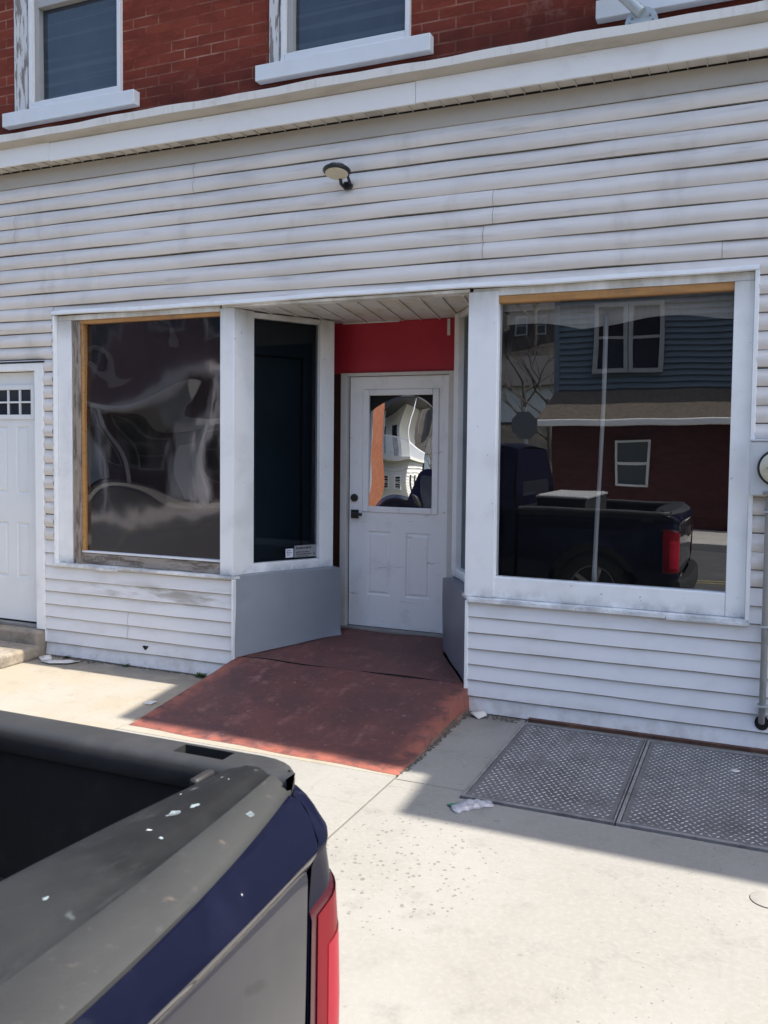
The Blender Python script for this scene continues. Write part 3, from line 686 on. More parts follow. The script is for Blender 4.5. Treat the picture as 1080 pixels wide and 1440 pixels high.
bulkhead((-3.388, .0), (-2.925, .755), 1, M['grey_panel'], .737).__setitem__('label', 'left blue grey sheet metal bulkhead with a dent')
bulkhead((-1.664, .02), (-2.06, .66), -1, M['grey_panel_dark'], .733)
# door wall
box('door_wall', (-3.9, -3.035, 1.012, 1.06, .2, 2.66), M['brown_wood'], shop)
box('door_wall', (-2.10, -1.3, 1.012, 1.06, .2, 2.66), M['frame_cream'], shop)
rp = MB(); n = 14; rows = []
for j in range(n+1):
    x = -3.125+1.022*j/n; rows.append([(x, .985+.002*math.sin(j*1.3), 2.234+.002*math.sin(j*.8)), (x, .985+.003*math.sin(j*.9), 2.43), (x, .987, 2.628)])
rp.grid(rows); rp.box(-3.12, -2.105, .992, 1.011, 2.236, 2.627); rp.box(-2.128, -2.103, .975, .99, 2.222, 2.262)
rp = rp.build('red_board', M['red_panel'], shop); 
MB().prism([(-2.165, .978), (-2.143, .978), (-2.143, .9815), (-2.165, .9815)], 2.50, 2.622).build('peeled_strip', M['paper'], rp)
MB().box(-3.03, -2.55, .976, .981, 2.6185, 2.6295).build('paint_edge', M['paper'], rp)

# entry door
dr = MB(); DX0, DX1, DZ0, DZ1, DY = -2.970, -2.150, .252, 2.208, 1.0
def panel_door(m, x0, x1, z0, z1, y, holes, depth=.04):
    xs = sorted({x0, x1, *[h[0] for h in holes], *[h[1] for h in holes]}); zs = sorted({z0, z1, *[h[2] for h in holes], *[h[3] for h in holes]})
    for i in range(len(xs)-1):
        for j in range(len(zs)-1):
            cx, cz = (xs[i]+xs[i+1])/2, (zs[j]+zs[j+1])/2
            if not any(h[0] < cx < h[1] and h[2] < cz < h[3] for h in holes):
                m.add([(xs[i], y, zs[j]), (xs[i+1], y, zs[j]), (xs[i+1], y, zs[j+1]), (xs[i], y, zs[j+1])], [(0, 1, 2, 3)])
    m.add([(x0, y, z0), (x1, y, z0), (x1, y, z1), (x0, y, z1), (x0, y+depth, z0), (x1, y+depth, z0), (x1, y+depth, z1), (x0, y+depth, z1)], [(0, 1, 5, 4), (1, 2, 6, 5), (2, 3, 7, 6), (3, 0, 4, 7)])
def embossed(m, h, y):
    x0, x1, z0, z1 = h
    def rect(i, dy): return [(x0+i, y+dy, z0+i), (x1-i, y+dy, z0+i), (x1-i, y+dy, z1-i), (x0+i, y+dy, z1-i)]
    seq = [rect(0, 0), rect(.008, .009), rect(.018, .009), rect(.032, .001)]
    for a, b in zip(seq, seq[1:]): m.grid([a, b], 0, False, True)
    m.add(seq[-1], [(0, 1, 2, 3)])
P1, P2 = (-2.815, -2.613, .502, 1.005), (-2.487, -2.285, .502, 1.005); GL = (-2.845, -2.238, 1.165, 2.098)
panel_door(dr, DX0, DX1, DZ0, DZ1, DY, [P1, P2, GL]); embossed(dr, P1, DY); embossed(dr, P2, DY)
door = dr.build('door', M['door_white'], shop, sharp=20)
door['label'] = 'scuffed white entry door with mirrored glass under the red board'
m = MB()
for b in ((GL[0]-.012, GL[0]+.04, GL[2]-.012, GL[3]+.012), (GL[1]-.04, GL[1]+.012, GL[2]-.012, GL[3]+.012)): m.box(b[0], b[1], DY-.012, DY+.02, b[2], b[3])
m.box(GL[0]+.0405, GL[1]-.0405, DY-.012, DY+.02, GL[2]-.012, GL[2]+.036); m.box(GL[0]+.0405, GL[1]-.0405, DY-.012, DY+.02, GL[3]-.036, GL[3]+.012)
m.build('lite_frame', M['door_white'], door, bevel=.008, seg=3)
m = MB(); n = 40; rows = []
gx0, gx1, gz0, gz1 = GL[0]+.034, GL[1]-.034, GL[2]+.03, GL[3]-.03
for i in range(n+1):
    w = 2*i/n-1
    rows.append([(gx0+(gx1-gx0)*j/n, DY+.018+.0190*w-.0095*(1-(2*j/n-1)**2)*(1-.35*w*w)-.003*(1-w*w)+.0007*math.sin(3.1*w+1.6*(2*j/n-1))+.0004*math.sin(5.2*w-2.6*(2*j/n-1)+1)+.0003*math.sin(i*.35+j*.12), gz0+(gz1-gz0)*i/n) for j in range(n+1)])
m.grid(rows); m.build('pane', M['glass_door'], door, sharp=80)
MB().box(gx0, gx1, DY+.03, DY+.036, gz0, gz1).build('pane_backing', M['dark'], door)
m = MB().lathe([(.0, -.0), (.026, 0), (.030, .004), (.030, .018), (.024, .024), (0, .026)], (-2.924, DY, 1.262), (0, -1, 0)); m.build('deadbolt', M['black'], door)
m = MB().box(-2.952, -2.888, DY-.014, DY-.001, 1.100, 1.168); m.tube([(-2.918, DY-.012, 1.134), (-2.918, DY-.055, 1.134)], .012); m.box(-2.93, -2.838, DY-.062, DY-.046, 1.123, 1.147)
m.build('lever', M['black'], door, bevel=.003)
m = MB().box(-3.034, -2.979, .955, 1.011, .235, 2.236); m.box(-2.142, -2.085, .96, 1.011, .235, 2.236); m.box(-2.9785, -2.1425, .96, 1.011, 2.212, 2.236)
m.build('door_frame', M['frame_cream'], shop, bevel=.003)
MB().box(-2.99, -2.13, 1.012, 1.05, .22, .258).build('door_gap', M['dark_gap'], shop)
MB().box(-2.9785, -2.1425, 1.0, 1.05, DZ1+.001, 2.22).build('door_gap', M['dark_gap'], shop)
m = MB().box(-3.05, -1.98, .93, 1.011, .19, .247); m.build('threshold', M['conduit'], shop, bevel=.006)

# white side door at the left edge
sd = MB(); SX0, SX1, SZ0, SZ1, SY = -6.19, -5.222, .238, 2.225, .035
q = [(-5.47, -5.335, .58, 1.03), (-5.47, -5.335, 1.26, 1.80), (-6.08, -5.945, .58, 1.03), (-6.08, -5.945, 1.26, 1.80), (-5.86, -5.56, .58, 1.03), (-5.86, -5.56, 1.26, 1.80)]
lite = (-6.05, -5.275, 1.865, 2.115)
panel_door(sd, SX0, SX1, SZ0, SZ1, SY, q+[lite])
for h in q: embossed(sd, h, SY)
sdoor = sd.build('door', M['door_clean'], shop, sharp=20); sdoor['label'] = 'clean white side door with small panes at the top'
m = MB()
m.box(lite[0]-.01, lite[0]+.026, SY-.012, SY+.02, lite[2]-.01, lite[3]+.01); m.box(lite[1]-.026, lite[1]+.01, SY-.012, SY+.02, lite[2]-.01, lite[3]+.01)
m.box(lite[0]+.0265, lite[1]-.0265, SY-.012, SY+.02, lite[2]-.01, lite[2]+.026); m.box(lite[0]+.0265, lite[1]-.0265, SY-.012, SY+.02, lite[3]-.026, lite[3]+.01)
for i in (1, 2, 3, 4, 5):
    x = lite[1]-.026-.124*i; m.box(x-.007, x+.007, SY-.006, SY+.012, lite[2]+.027, lite[3]-.027)
m.box(lite[0]+.03, lite[1]-.03, SY-.0055, SY+.0115, 1.983, 1.997)
m.build('lite_frame', M['door_clean'], sdoor, bevel=.003)
MB().box(lite[0]+.01, lite[1]-.01, SY+.012, SY+.018, lite[2]+.01, lite[3]-.01).build('pane', M['glass_far'], sdoor)
m = MB().box(-5.212, -5.128, -.026, .11, .20, 2.292); m.box(-6.35, -5.2125, -.026, .11, 2.232, 2.292); m.box(-6.35, -6.20, -.026, .11, .2, 2.2315)
m.build('door_casing', M['white_paint'], shop, bevel=.004)
MB().box(-6.35, -5.12, -.032, .01, 2.293, 2.303).build('door_drip_cap', M['dark_gap'], shop)
MB().box(-6.2, -5.213, .0, .11, .196, .222).build('threshold', M['conduit'], shop, bevel=.003)
MB().box(-6.2, -5.213, .04, .11, .2225, .237).build('door_gap', M['dark_gap'], shop)
m = MB(); m.box(-8.0, -5.136, -.10, .12, -.01, .195); o = m.build('door_foundation', M['stone'], shop, bevel=.02, seg=3)

# hole knocked in the siding
m = MB(); m.prism([(0, 0)]*0 or [(-4.19, 0), (-4.13, 0), (-4.13, 1), (-4.19, 1)], 0, .001) if False else None
pts = [(-4.185, .163), (-4.168, .168), (-4.150, .165), (-4.132, .168), (-4.140, .150), (-4.158, .134), (-4.172, .148)]
m.add([(x, -.0172, z) for x, z in pts]+[(x, -.004, z) for x, z in pts], [tuple(range(7))]+[(i, (i+1) % 7, 7+(i+1) % 7, 7+i) for i in range(7)])
m.build('siding_hole', M['dark_gap'], shop)
m = MB(); n = 14
m.add([(.052+.038*math.cos(t), -.0195, .165+.042*math.sin(t)) for t in (2*math.pi*i/n for i in range(n))], [tuple(range(n))]); 
m.build('conduit_hole', M['dark_gap'], shop)

# ------------------------------------------------------------------ things on and before the shop
# round wall lamp
wlamp = thing('wall_lamp', (-2.55, -.02, 3.40), 'round black finned wall lamp with yellowed lens on the siding', 'lamp')
ax = Vector((.05, -.22, -.97)).normalized()
c = Vector((-2.530, -.150, 3.402))
m = MB().lathe([(0, .0), (.074, .0), (.084, -.010), (.086, -.024), (.066, -.033), (.045, -.043), (0, -.046)], c, ax, 32)
for i in range(28):
    t = 2*math.pi*i/28; q = Vector((0, 0, 1)).rotation_difference(ax)
    p = c+q @ Vector((.082*math.cos(t), .082*math.sin(t), -.018)); p2 = c+q @ Vector((.091*math.cos(t), .091*math.sin(t), -.018)); p3 = c+q @ Vector((.05*math.cos(t), .05*math.sin(t), -.05))
    m.tube([p2, p, p3], .004, 4)
m.build('housing', M['black'], wlamp)
MB().lathe([(0, .004), (.068, .004), (.073, .0), (.073, -.003), (0, -.003)], c+ax*.002, ax, 32).build('lens', M['lamp_lens'], wlamp)
m = MB().box(-2.54, -2.49, -.03, -.005, 3.338, 3.385); m.tube([(-2.535, -.03, 3.352), (-2.535, -.075, 3.36), (-2.53, -.10, 3.40)], .012, 8); m.tube([(-2.488, -.03, 3.36), (-2.478, -.085, 3.385), (-2.475, -.12, 3.415)], .010, 8)
m.box(-2.498, -2.474, -.04, -.02, 3.342, 3.366)
m.build('bracket', M['black'], wlamp, bevel=.003)

# electricity meter
mt = thing('electric_meter', (.08, -.02, 1.42), 'grey electricity meter box with round dial at the right edge of the wall', 'meter')
m = MB().box(-.048, .225, -.095, -.018, 1.425, 1.715); m.box(-.053, .23, -.10, -.018, 1.7155, 1.728); m.build('box', M['meter_grey'], mt, bevel=.006)
MB().lathe([(0, 0), (.098, 0), (.100, .012), (.096, .016), (.090, .017), (0, .017)], (.088, -.0955, 1.575), (0, -1, 0), 36).build('ring', M['black'], mt)
MB().lathe([(.088, 0), (.088, .02), (.07, .036), (.04, .044), (0, .046)], (.088, -.113, 1.575), (0, -1, 0), 36).build('dial', M['meter_face'], mt)
m = MB().box(.052, .125, -.168, -.155, 1.592, 1.606); m.box(.03, .145, -.162, -.152, 1.574, 1.577); m.box(.045, .13, -.163, -.152, 1.558, 1.561); m.build('dial_plate', M['conduit'], mt)
m = MB().tube([(.02, -.105, 1.437), (.05, -.112, 1.442), (.10, -.105, 1.44)], .008, 8); m.build('latch', M['conduit'], mt)

cd = MB().tube([(.052, -.052, 1.424), (.052, -.052, .40), (.052, -.050, .30), (.050, -.040, .22), (.050, -.012, .165)], .018, 14)
cdo = cd.build('conduit_pipe', M['conduit']); tag(cdo, 'grey conduit pipe running down the siding below the electricity meter', 'pipe')
for z in (1.33, .70, .26): MB().box(.026, .105, -.074, -.018, z, z+.012).build('pipe_strap', M['galv'], cdo, bevel=.002)

# galvanised strut foot on the cornice
br = thing('steel_strut', (-.66, -.17, 4.0), 'galvanised steel strut with round foot plate on the cornice top', 'strut')
axb = Vector((-.2, -.75, .55)).normalized()
m = MB(); n = 20
cx, cz, yb = -.665, 4.0, -.165
pl = [(cx+.088*math.cos(t), yb-.0, cz+.088*math.sin(t)) for t in (math.pi*(i/(n))*1.0 for i in range(n+1))]+[(cx-.11, yb, cz-.03), (cx+.085, yb, cz-.03)]
m.add([(x, yb, z) for x, y, z in pl]+[(x, yb+.008, z) for x, y, z in pl], [tuple(range(len(pl))), tuple(range(len(pl), 2*len(pl)))[::-1]]+[(i, (i+1) % len(pl), len(pl)+(i+1) % len(pl), len(pl)+i) for i in range(len(pl))])
m.build('foot_plate', M['galv'], br)
for a, b in ((-.05, .03), (.045, .035), (-.062, .005), (.06, .008)):
    MB().lathe([(0, 0), (.007, 0), (.006, .006), (0, .006)], (cx+a, yb-.001, cz+b), (0, -1, 0), 8).build('bolt', M['conduit'], br)
MB().tube([(cx+.0, yb-.010, cz+.050), (cx-.13, yb-.012, cz+.19), (cx-.62, yb+.06, cz+.72), (cx-1.1, yb+.19, cz+1.25)], .031, 14).build('tube', M['galv'], br)

# entry ramp
m = MB()
ys = [-1.175, -.9, -.6, -.3, 0.0, .035, .043]
def ramp_row(y, dz=0): 
    xl = -3.388+.0*y; xr = -1.650
    if y > 0: xl = -3.388+.613*y; xr = -1.664-.62*y
    n = 16; return [(xl+(xr-xl)*j/n, y+.006*math.sin(j*1.1)+(.055*(1-j/n) if y < -1.1 else 0), max(.002, RZ(y)+.004*math.sin(j*.9+y*4)-.003+dz)) for j in range(n+1)]
m.grid([ramp_row(y) for y in ys], 0, True)
ys2 = [.059, .07, .3, .6, .8, 1.011]
def row2(y):
    xl = -3.388+.613*min(y, .76)-.13*(y > .77); xr = -1.664-.62*min(y, .66)+.1*(y > .7); n = 16
    return [(xl+(xr-xl)*j/n, y+(.006*math.sin(j*1.1) if y < .08 else 0), RZ(y)+.004*math.sin(j*.7)-.003) for j in range(n+1)]
m.grid([row2(y) for y in ys2], 0, True)
a, b = ramp_row(.045), row2(.056)
m.grid([a, [(x, y+.002, z-.02) for x, y, z in a]], 2, False); m.grid([b, [(x, y-.002, z-.02) for x, y, z in b]], 2, False)
m.grid([[(x, y+.001, z-.019) for x, y, z in a], [(x, y-.001, z-.019) for x, y, z in b]], 2, False)
for e in (0, -1):
    ed = [ramp_row(y)[e] for y in ys[:5]]
    mid = [(x+(.010 if e else -.010)+.004*math.sin(i*2.), y, max(-.001, min(z*.45, .03)+.006*math.sin(i*2.7))) for i, (x, y, z) in enumerate(ed)]
    m.grid([ed, mid], 0, False); m.grid([mid, [(x+(.006 if e else -.006), y, -.002) for x, y, z in mid]], 1, False)
f = ramp_row(-1.175); m.grid([f, [(x, y-.004, -.002) for x, y, z in f]], 1, False)
o = m.build('entry_ramp', [M['ramp'], M['ramp_side'], M['dark_gap']], sharp=30); tag(o, 'worn red painted concrete ramp sloping up to the recessed shop door', 'ramp')

# step at the side door
m = MB(); m.box(-8.0, -5.085, -.50, -.104, -.01, .098)
o = m.build('door_step', M['stone'], bevel=.025, seg=3); tag(o, 'brown stained stone step below the clean white side door', 'step')

# cellar hatches
def hatch(x0, x1, lab):
    t = thing('cellar_hatch', ((x0+x1)/2, -.7, 0), lab, 'hatch', 'steel cellar hatches')
    y0, y1 = -1.30, -.085
    p = MB().box(x0+.019, x1-.012, y0+.024, y1-.02, -.02, .004); p.build('plate', M['hatch'], t, bevel=.002)
    f = MB(); f.box(x0, x0+.016, y0, y1, -.025, .007); f.box(x1-.009, x1-.001, y0, y1, -.025, .006); f.box(x0+.0165, x1-.0095, y0, y0+.021, -.025, .0065); f.box(x0+.0165, x1-.0095, y1-.017, y1, -.025, .006)
    f.build('rim', M['hatch_rim'], t, bevel=.002)
    l = MB(); s = .034; i = 0; y = y0+.045
    while y < y1-.04:
        x = x0+.05+(s/2 if i % 2 else 0); j = 0
        while x < x1-.03:
            a = R(45 if (i+j) % 2 else -45); ca, sa = math.cos(a)*.0118, math.sin(a)*.0118; na, nb = -math.sin(a)*.0050, math.cos(a)*.0050
            l.add([(x-ca, y-sa, .004), (x-na, y-nb, .004), (x+ca, y+sa, .004), (x+na, y+nb, .004), (x, y, .0068)], [(0, 1, 4), (1, 2, 4), (2, 3, 4), (3, 0, 4)])
            x += s; j += 1
        y += s*.8; i += 1
    l.build('tread_lug', M['hatch_lug'], t)
hatch(-1.268, -.548, 'left grey steel cellar hatch with raised tread by the ramp')
hatch(-.542, .40, 'right grey steel cellar hatch with raised tread under the right window')
# utility cap
m = MB().lathe([(0, 0.002), (.060, .002), (.062, .006), (.058, .0075), (0, .0075)], (.075, -1.735, -.003), (0, 0, 1), 28); m.lathe([(0, .0), (.0645, .0), (.0645, .0033), (0, .0033)], (.075, -1.735, -.003), (0, 0, 1), 28, 1)
o = m.build('valve_cover', [M['concrete'], M['dark_gap']], bevel=0); tag(o, 'small round valve cover set in the sunlit concrete', 'cover')

# litter
m = MB(); rr = random.Random(4); rows = []
for i in range(13):
    t = i/12; cx = -1.262+.155*t; cy = -1.455+.135*t; w = .052*(1-.35*t)*(1+.12*math.sin(i*1.9)); hh = .010+.022*math.sin(math.pi*min(1, t*1.05))
    rows.append([(cx+w*.62*a*1.0+rr.uniform(-.004, .004), cy-w*.75*a+rr.uniform(-.004, .004), .002+hh*(1-a*a)*rr.uniform(.7, 1.1)) for a in (-1, -.6, -.2, .2, .6, 1)])
m.grid(rows[:4], 0, False); m.grid(rows[3:], 0, False)
m.mi = [1 if (i < 15 and i % 5 in (0, 1)) else 0 for i in range(len(m.mi))]
bot = [(p[0], p[1], .001) for p in rows[0]]
o = m.build('plastic_wrapper', [M['foil'], M['green_plastic']]); tag(o, 'crumpled clear plastic wrapper with a green edge beside the cellar hatch', 'litter')
so = o.modifiers.new('thick', 'SOLIDIFY'); so.thickness = .0015
def scrap(pts, lab, name='paper_scrap', mt=M['paper'], cat='litter', h=.008, seed=1):
    rr = random.Random(seed); m = MB(); c = (sum(p[0] for p in pts)/len(pts), sum(p[1] for p in pts)/len(pts))
    n = len(pts); vs = [(c[0], c[1], h+.002)]
    for k in (.5, 1.):
        vs += [(c[0]+(x-c[0])*k, c[1]+(y-c[1])*k, .002+rr.uniform(0, h)) for x, y in pts]
    m.add(vs, [(0, 1+i, 1+(i+1) % n) for i in range(n)]+[(1+i, 1+n+i, 1+n+(i+1) % n, 1+(i+1) % n) for i in range(n)])
    o = m.build(name, mt); so = o.modifiers.new('t', 'SOLIDIFY'); so.thickness = .0012
    return tag(o, lab, cat)
scrap([(-4.99, -.22), (-4.86, -.25), (-4.74, -.19), (-4.70, -.10), (-4.76, -.07), (-4.80, -.14), (-4.90, -.16)], 'torn pale paper lying by the wall next to the side door step', h=.02, seed=2)
scrap([(-5.06, -.16), (-5.00, -.19), (-4.96, -.12), (-5.02, -.08)], 'small white scrap beside the stone step corner', h=.03, seed=3)
scrap([(-3.60, -.74), (-3.53, -.75), (-3.52, -.69), (-3.58, -.68)], 'small white scrap at the left edge of the red ramp', h=.012, seed=4)
scrap([(-1.60, -.11), (-1.54, -.13), (-1.50, -.08), (-1.53, -.04), (-1.59, -.05)], 'crumpled white scrap in the dirt where ramp meets siding', h=.03, seed=5)
scrap([(-.10, -.40), (-.06, -.42), (-.045, -.39), (-.085, -.375)], 'tiny pale scrap lying on the right cellar hatch', h=.01, seed=6)
m = MB(); rr = random.Random(8)
for (x0, x1, y0, y1, n) in ((-5.05, -3.45, -.045, -.008, 420), (-1.64, -1.3, -.10, -.01, 160), (-1.645, -1.615, -1.15, -.02, 260), (-4.9, -4.6, -.09, -.02, 60)):
    for _ in range(n):
        x, y, s = rr.uniform(x0, x1), rr.uniform(y0, y1), rr.uniform(.003, .011)
        m.add([(x-s, y-s*.6, .001), (x+s, y-s*.5, .001), (x+s*.4, y+s, .001), (x-s*.6, y+s*.7, .001), (x, y, s*.9)], [(0, 1, 4), (1, 2, 4), (2, 3, 4), (3, 0, 4)])
o = m.build('dirt_debris', M['dirt']); tag(o, 'dark grit and debris gathered along the foot of the wall', 'debris', kind='stuff')
def weed(x, y, n, s, lab, seed):
    rr = random.Random(seed); m = MB()
    for i in range(n):
        a = rr.uniform(0, 6.28); l = s*rr.uniform(.5, 1); w = l*.16; up = rr.uniform(.3, 1)
        d = Vector((math.cos(a), math.sin(a)*.6, up)).normalized(); sd = Vector((-math.sin(a), math.cos(a), 0))*w
        p = Vector((x+rr.uniform(-s, s)*.6, y+rr.uniform(-.3, .3)*s, .002)); q = p+d*l*.6; e = p+d*l+Vector((0, 0, -l*.15))
        m.add([p, q+sd, e, q-sd], [(0, 1, 2, 3)], 0, False)
    tag(m.build('weed', M['leaf']), lab, 'weed')
weed(-3.62, -.06, 46, .055, 'small green weed growing at the ramp corner of the wall', 1)
weed(-4.32, -.05, 22, .04, 'tiny green weed sprouting midway along the left wall foot', 2)
weed(-4.90, -.04, 24, .04, 'dry weed tuft behind the torn paper by the step', 3)

# ------------------------------------------------------------------ pickup truck (nose towards -x)
YC = -4.66; ZS = -.15
truck = thing('pickup_truck', (-3.3, YC, ZS), 'dark navy pickup truck parked at the kerb with an open black bed', 'pickup truck')
def lerp(t, tab):
    for (a, u), (b, v) in zip(tab, tab[1:]):
        if t <= b: return u+(v-u)*max(0, min(1, (t-a)/(b-a)))
    return tab[-1][1]
SIDE = [(.22, .955), (.35, .968), (.60, .976), (.75, .966), (.86, .950), (.92, .932), (.95, .924), (.98, .930), (1.0, .938), (1.014, .943)]
GAP = [(.25, .785), (.86, .785), (.92, .792), (.95, .800), (.98, .825), (1.014, .860)]
REAR = [(.25, -.722), (.45, -.715), (.80, -.712), (.925, -.710), (.948, -.703), (.962, -.706), (.992, -.738), (1.006, -.760), (1.014, -.785)]
RC = .10
def side_path(z, x_end, xs, sgn):
    """plan points of the rear quarter at height z: from the tailgate gap round the corner and forward"""
    d = lerp(z, SIDE); xr = lerp(z, REAR); g0 = lerp(z, GAP)+.007; e = d-RC
    t0 = 0 if g0 < e else math.asin(min(1, (g0-e)/RC))
    pts = [(xr, g0+(e-g0)*i/3) for i in range(3)] if g0 < e else [(xr-RC+RC*math.cos(t0), g0)]*3
    for i in range(10):
        t = t0+(math.pi/2-t0)*i/9; pts.append((xr-RC+RC*math.cos(t), e+RC*math.sin(t)))
    for x in xs: pts.append((x, d))
    return [(x, YC+sgn*dd, z) for x, dd in pts]
WX, WZ, WR, AR = -1.55, ZS+.375, .375, .47
XS_ = [-.85, -.95, -1.05, -1.08, -1.12, -1.18, -1.25, -1.35, -1.45, -1.55, -1.65, -1.75, -1.85, -1.92, -1.98, -2.02, -2.06, -2.15, -2.25, -2.335]
ZS_ = [1.014, 1.008, 1.0, .988, .975, .962, .948, .935, .922, .86, .78, .70, .62, .54, .46, .36, .27]
for sgn in (1, -1):
    m = MB(); rows = [side_path(z, 0, XS_, sgn) for z in ZS_]
    n = len(rows[0])
    for i, r in enumerate(rows):
        for j, (x, y, z) in enumerate(r):
            if abs(x-WX) < AR:
                zb = WZ+math.sqrt(AR*AR-(x-WX)**2)
                if z < zb: r[j] = (x, y+sgn*.012*(1 if zb-z < .3 else 0), zb)
    m.grid(rows)
    # wheel-arch liner
    arc = [(WX+AR*math.cos(t), WZ+AR*math.sin(t)) for t in (math.pi*i/20 for i in range(21))]
    m.grid([[(x, YC+sgn*.96, z) for x, z in arc], [(x, YC+sgn*.62, z) for x, z in arc]], 1, True)
    m.build('bed_side', [M['navy'], M['bed_liner']], truck, sharp=50)
# lower rear corners follow the same skin and keep its paint
# tail lamps
def lamp_patch(sgn):
    m = MB(); zt = lambda u: .842+.034*min(1, u*1.3); zb = .43
    def row(f, off, n0=0, n1=1):
        out = []
        for k in range(15):
            u = k/14
            z = zb+(zt(u)-zb)*f
            d = lerp(z, SIDE)+off; xr = lerp(z, REAR)+off
            g0 = lerp(z, GAP)+.010; arc = RC*math.pi/2; straight = (d-RC)-g0; s = u*(straight+arc+.05)
            if s < straight: p = (xr, g0+s)
            elif s < straight+arc:
                t = (s-straight)/RC; p = (xr-RC+RC*math.cos(t), d-RC+RC*math.sin(t))
            else: p = (xr-RC-(s-straight-arc), d)
            out.append((p[0], YC+sgn*p[1], z))
        return out
    fs = [0, .03, .25, .45, .6, .7, .8, .9, .96, 1.]
    rows = [row(f, .005 if 0 < f < 1 else .0) for f in fs]
    m.grid(rows, 0)
    o = m.build('tail_lamp', [M['tail_dark']], truck, sharp=60)
    m = MB(); a = [r[1:] for r in [row(f, .0075) for f in (.03, .1, .25, .45, .6, .7, .8, .88, .955)]]
    m.grid(a, 0); m.build('lens', M['tail_red'], o, sharp=60)
    m = MB(); a = [r[3:12] for r in [row(f, .0085) for f in (.12, .25, .45, .6, .7, .76)]]
    m.grid(a, 0); m.build('reflector', M['tail_inner'], o, sharp=60)
lamp_patch(1); lamp_patch(-1)
# tailgate
xo = lambda d: -.690-.135*d*d
xc = lambda d: -.672-.045*d*d
xi = lambda d: -1.0+.085*d*d
ds = [-.757+1.514*i/24 for i in range(25)]
m = MB(); rows = []
for d in ds:
    a, b = xo(d), xc(d)
    rows.append([(x, YC+d/.757*(lerp(z, GAP)-.006), z) for x, z in [(a-.02, 1.018), (a+.000, 1.014), (a+(b-a)*.55, .992), (b-.003, .962), (b+.0, .952), (b-.001, .946), (b-.016, .918), (b-.012, .905), (b-.012, .70), (b-.018, .45), (b-.05, .36)]])
for k in range(len(rows[0])-1):
    m.grid([[r[k] for r in rows], [r[k+1] for r in rows]], 0 if k < 4 else 1)
ins = [[(xi(d)+.04, YC+d, z) for d in ds] for z in (1.0, .45)]
m.grid(ins, 2); m.grid([[r[-1] for r in rows], ins[1]], 2)
for e in (0, -1): m.add([rows[e][k] for k in range(len(rows[0]))]+[ins[1][e], ins[0][e]], [tuple(range(len(rows[0])+2))], 0)
tg = m.build('tailgate', [M['navy'], M['navy_dust_sheen'], M['bed_liner']], truck, sharp=25)
tg['label'] = 'tailgate with navy top edge, dusty grey face with painted sheen'
m = MB(); rows = []
dc = [-.870+1.740*i/30 for i in range(31)]
for d in dc:
    a, b = xi(d), xo(abs(d))
    L = b-a
    rows.append([(a+.012, YC+d, .985), (a, YC+d, .995), (a, YC+d, 1.030), (a+.010, YC+d, 1.043), (a+.03, YC+d, 1.047), (a+L*.30, YC+d, 1.053), (a+L*.50, YC+d, 1.054), (a+L*.57, YC+d, 1.050), (a+L*.64, YC+d, 1.045), (a+L*.70, YC+d, 1.045), (a+L*.74, YC+d, 1.047), (a+L*.94, YC+d, 1.031), (b, YC+d, 1.022), (b, YC+d, 1.012), (b-.03, YC+d, 1.008)])
m.grid([r[:10] for r in rows]); m.grid([r[9:] for r in rows], 1); m.build('top_cap', [M['bed_cap'], M['cap_edge']], tg, sharp=60)
m = MB(); rr = random.Random(21)
def drop(pts, seed):
    """a thin dried splash lying on the cap"""
    m = MB(); r = random.Random(seed)
    for x, y, a, b in pts:
        n = 24; z = lerp_cap(x, y); ph = r.uniform(0, 6)
        m.add([(x+a*math.cos(6.283*i/n)*(1+.3*math.sin(3*6.283*i/n+ph)), y+b*math.sin(6.283*i/n)*(1+.3*math.sin(2*6.283*i/n+ph)), lerp_cap(x+a*1.2*math.cos(6.283*i/n), y)+.0002) for i in range(n)]+[(x, y, z+.0008)], [(i, (i+1) % n, n) for i in range(n)], 0, True)
    m.build('bird_dropping', M['dropping'], tg)
M['dropping'] = pmat('bird_dropping', (.20, .25, .27, 1), .85, [(70, (.07, .08, .085, 1), .45, .6, .85)])
def lerp_cap(x, y):
    d = abs(y-YC); a, b = xi(d), xo(d); f = (x-a)/(b-a)
    return lerp(f, [(.1, 1.047), (.30, 1.053), (.50, 1.054), (.57, 1.050), (.64, 1.045), (.70, 1.045), (.74, 1.047), (.94, 1.031), (1, 1.022)])+.0006
drop([(-.882, -4.030, .008, .015)], 1); drop([(-.868, -3.990, .006, .009)], 2); drop([(-.845, -4.11, .003, .004)], 3); drop([(-.785, -3.945, .005, .010)], 4); drop([(-.87, -4.325, .004, .005)], 5); drop([(-.90, -3.86, .003, .003)], 6)
m = MB().box(-.688, -.672, YC-.13, YC+.13, .74, .84); m.build('handle', M['plastic_trim'], tg, bevel=.008)
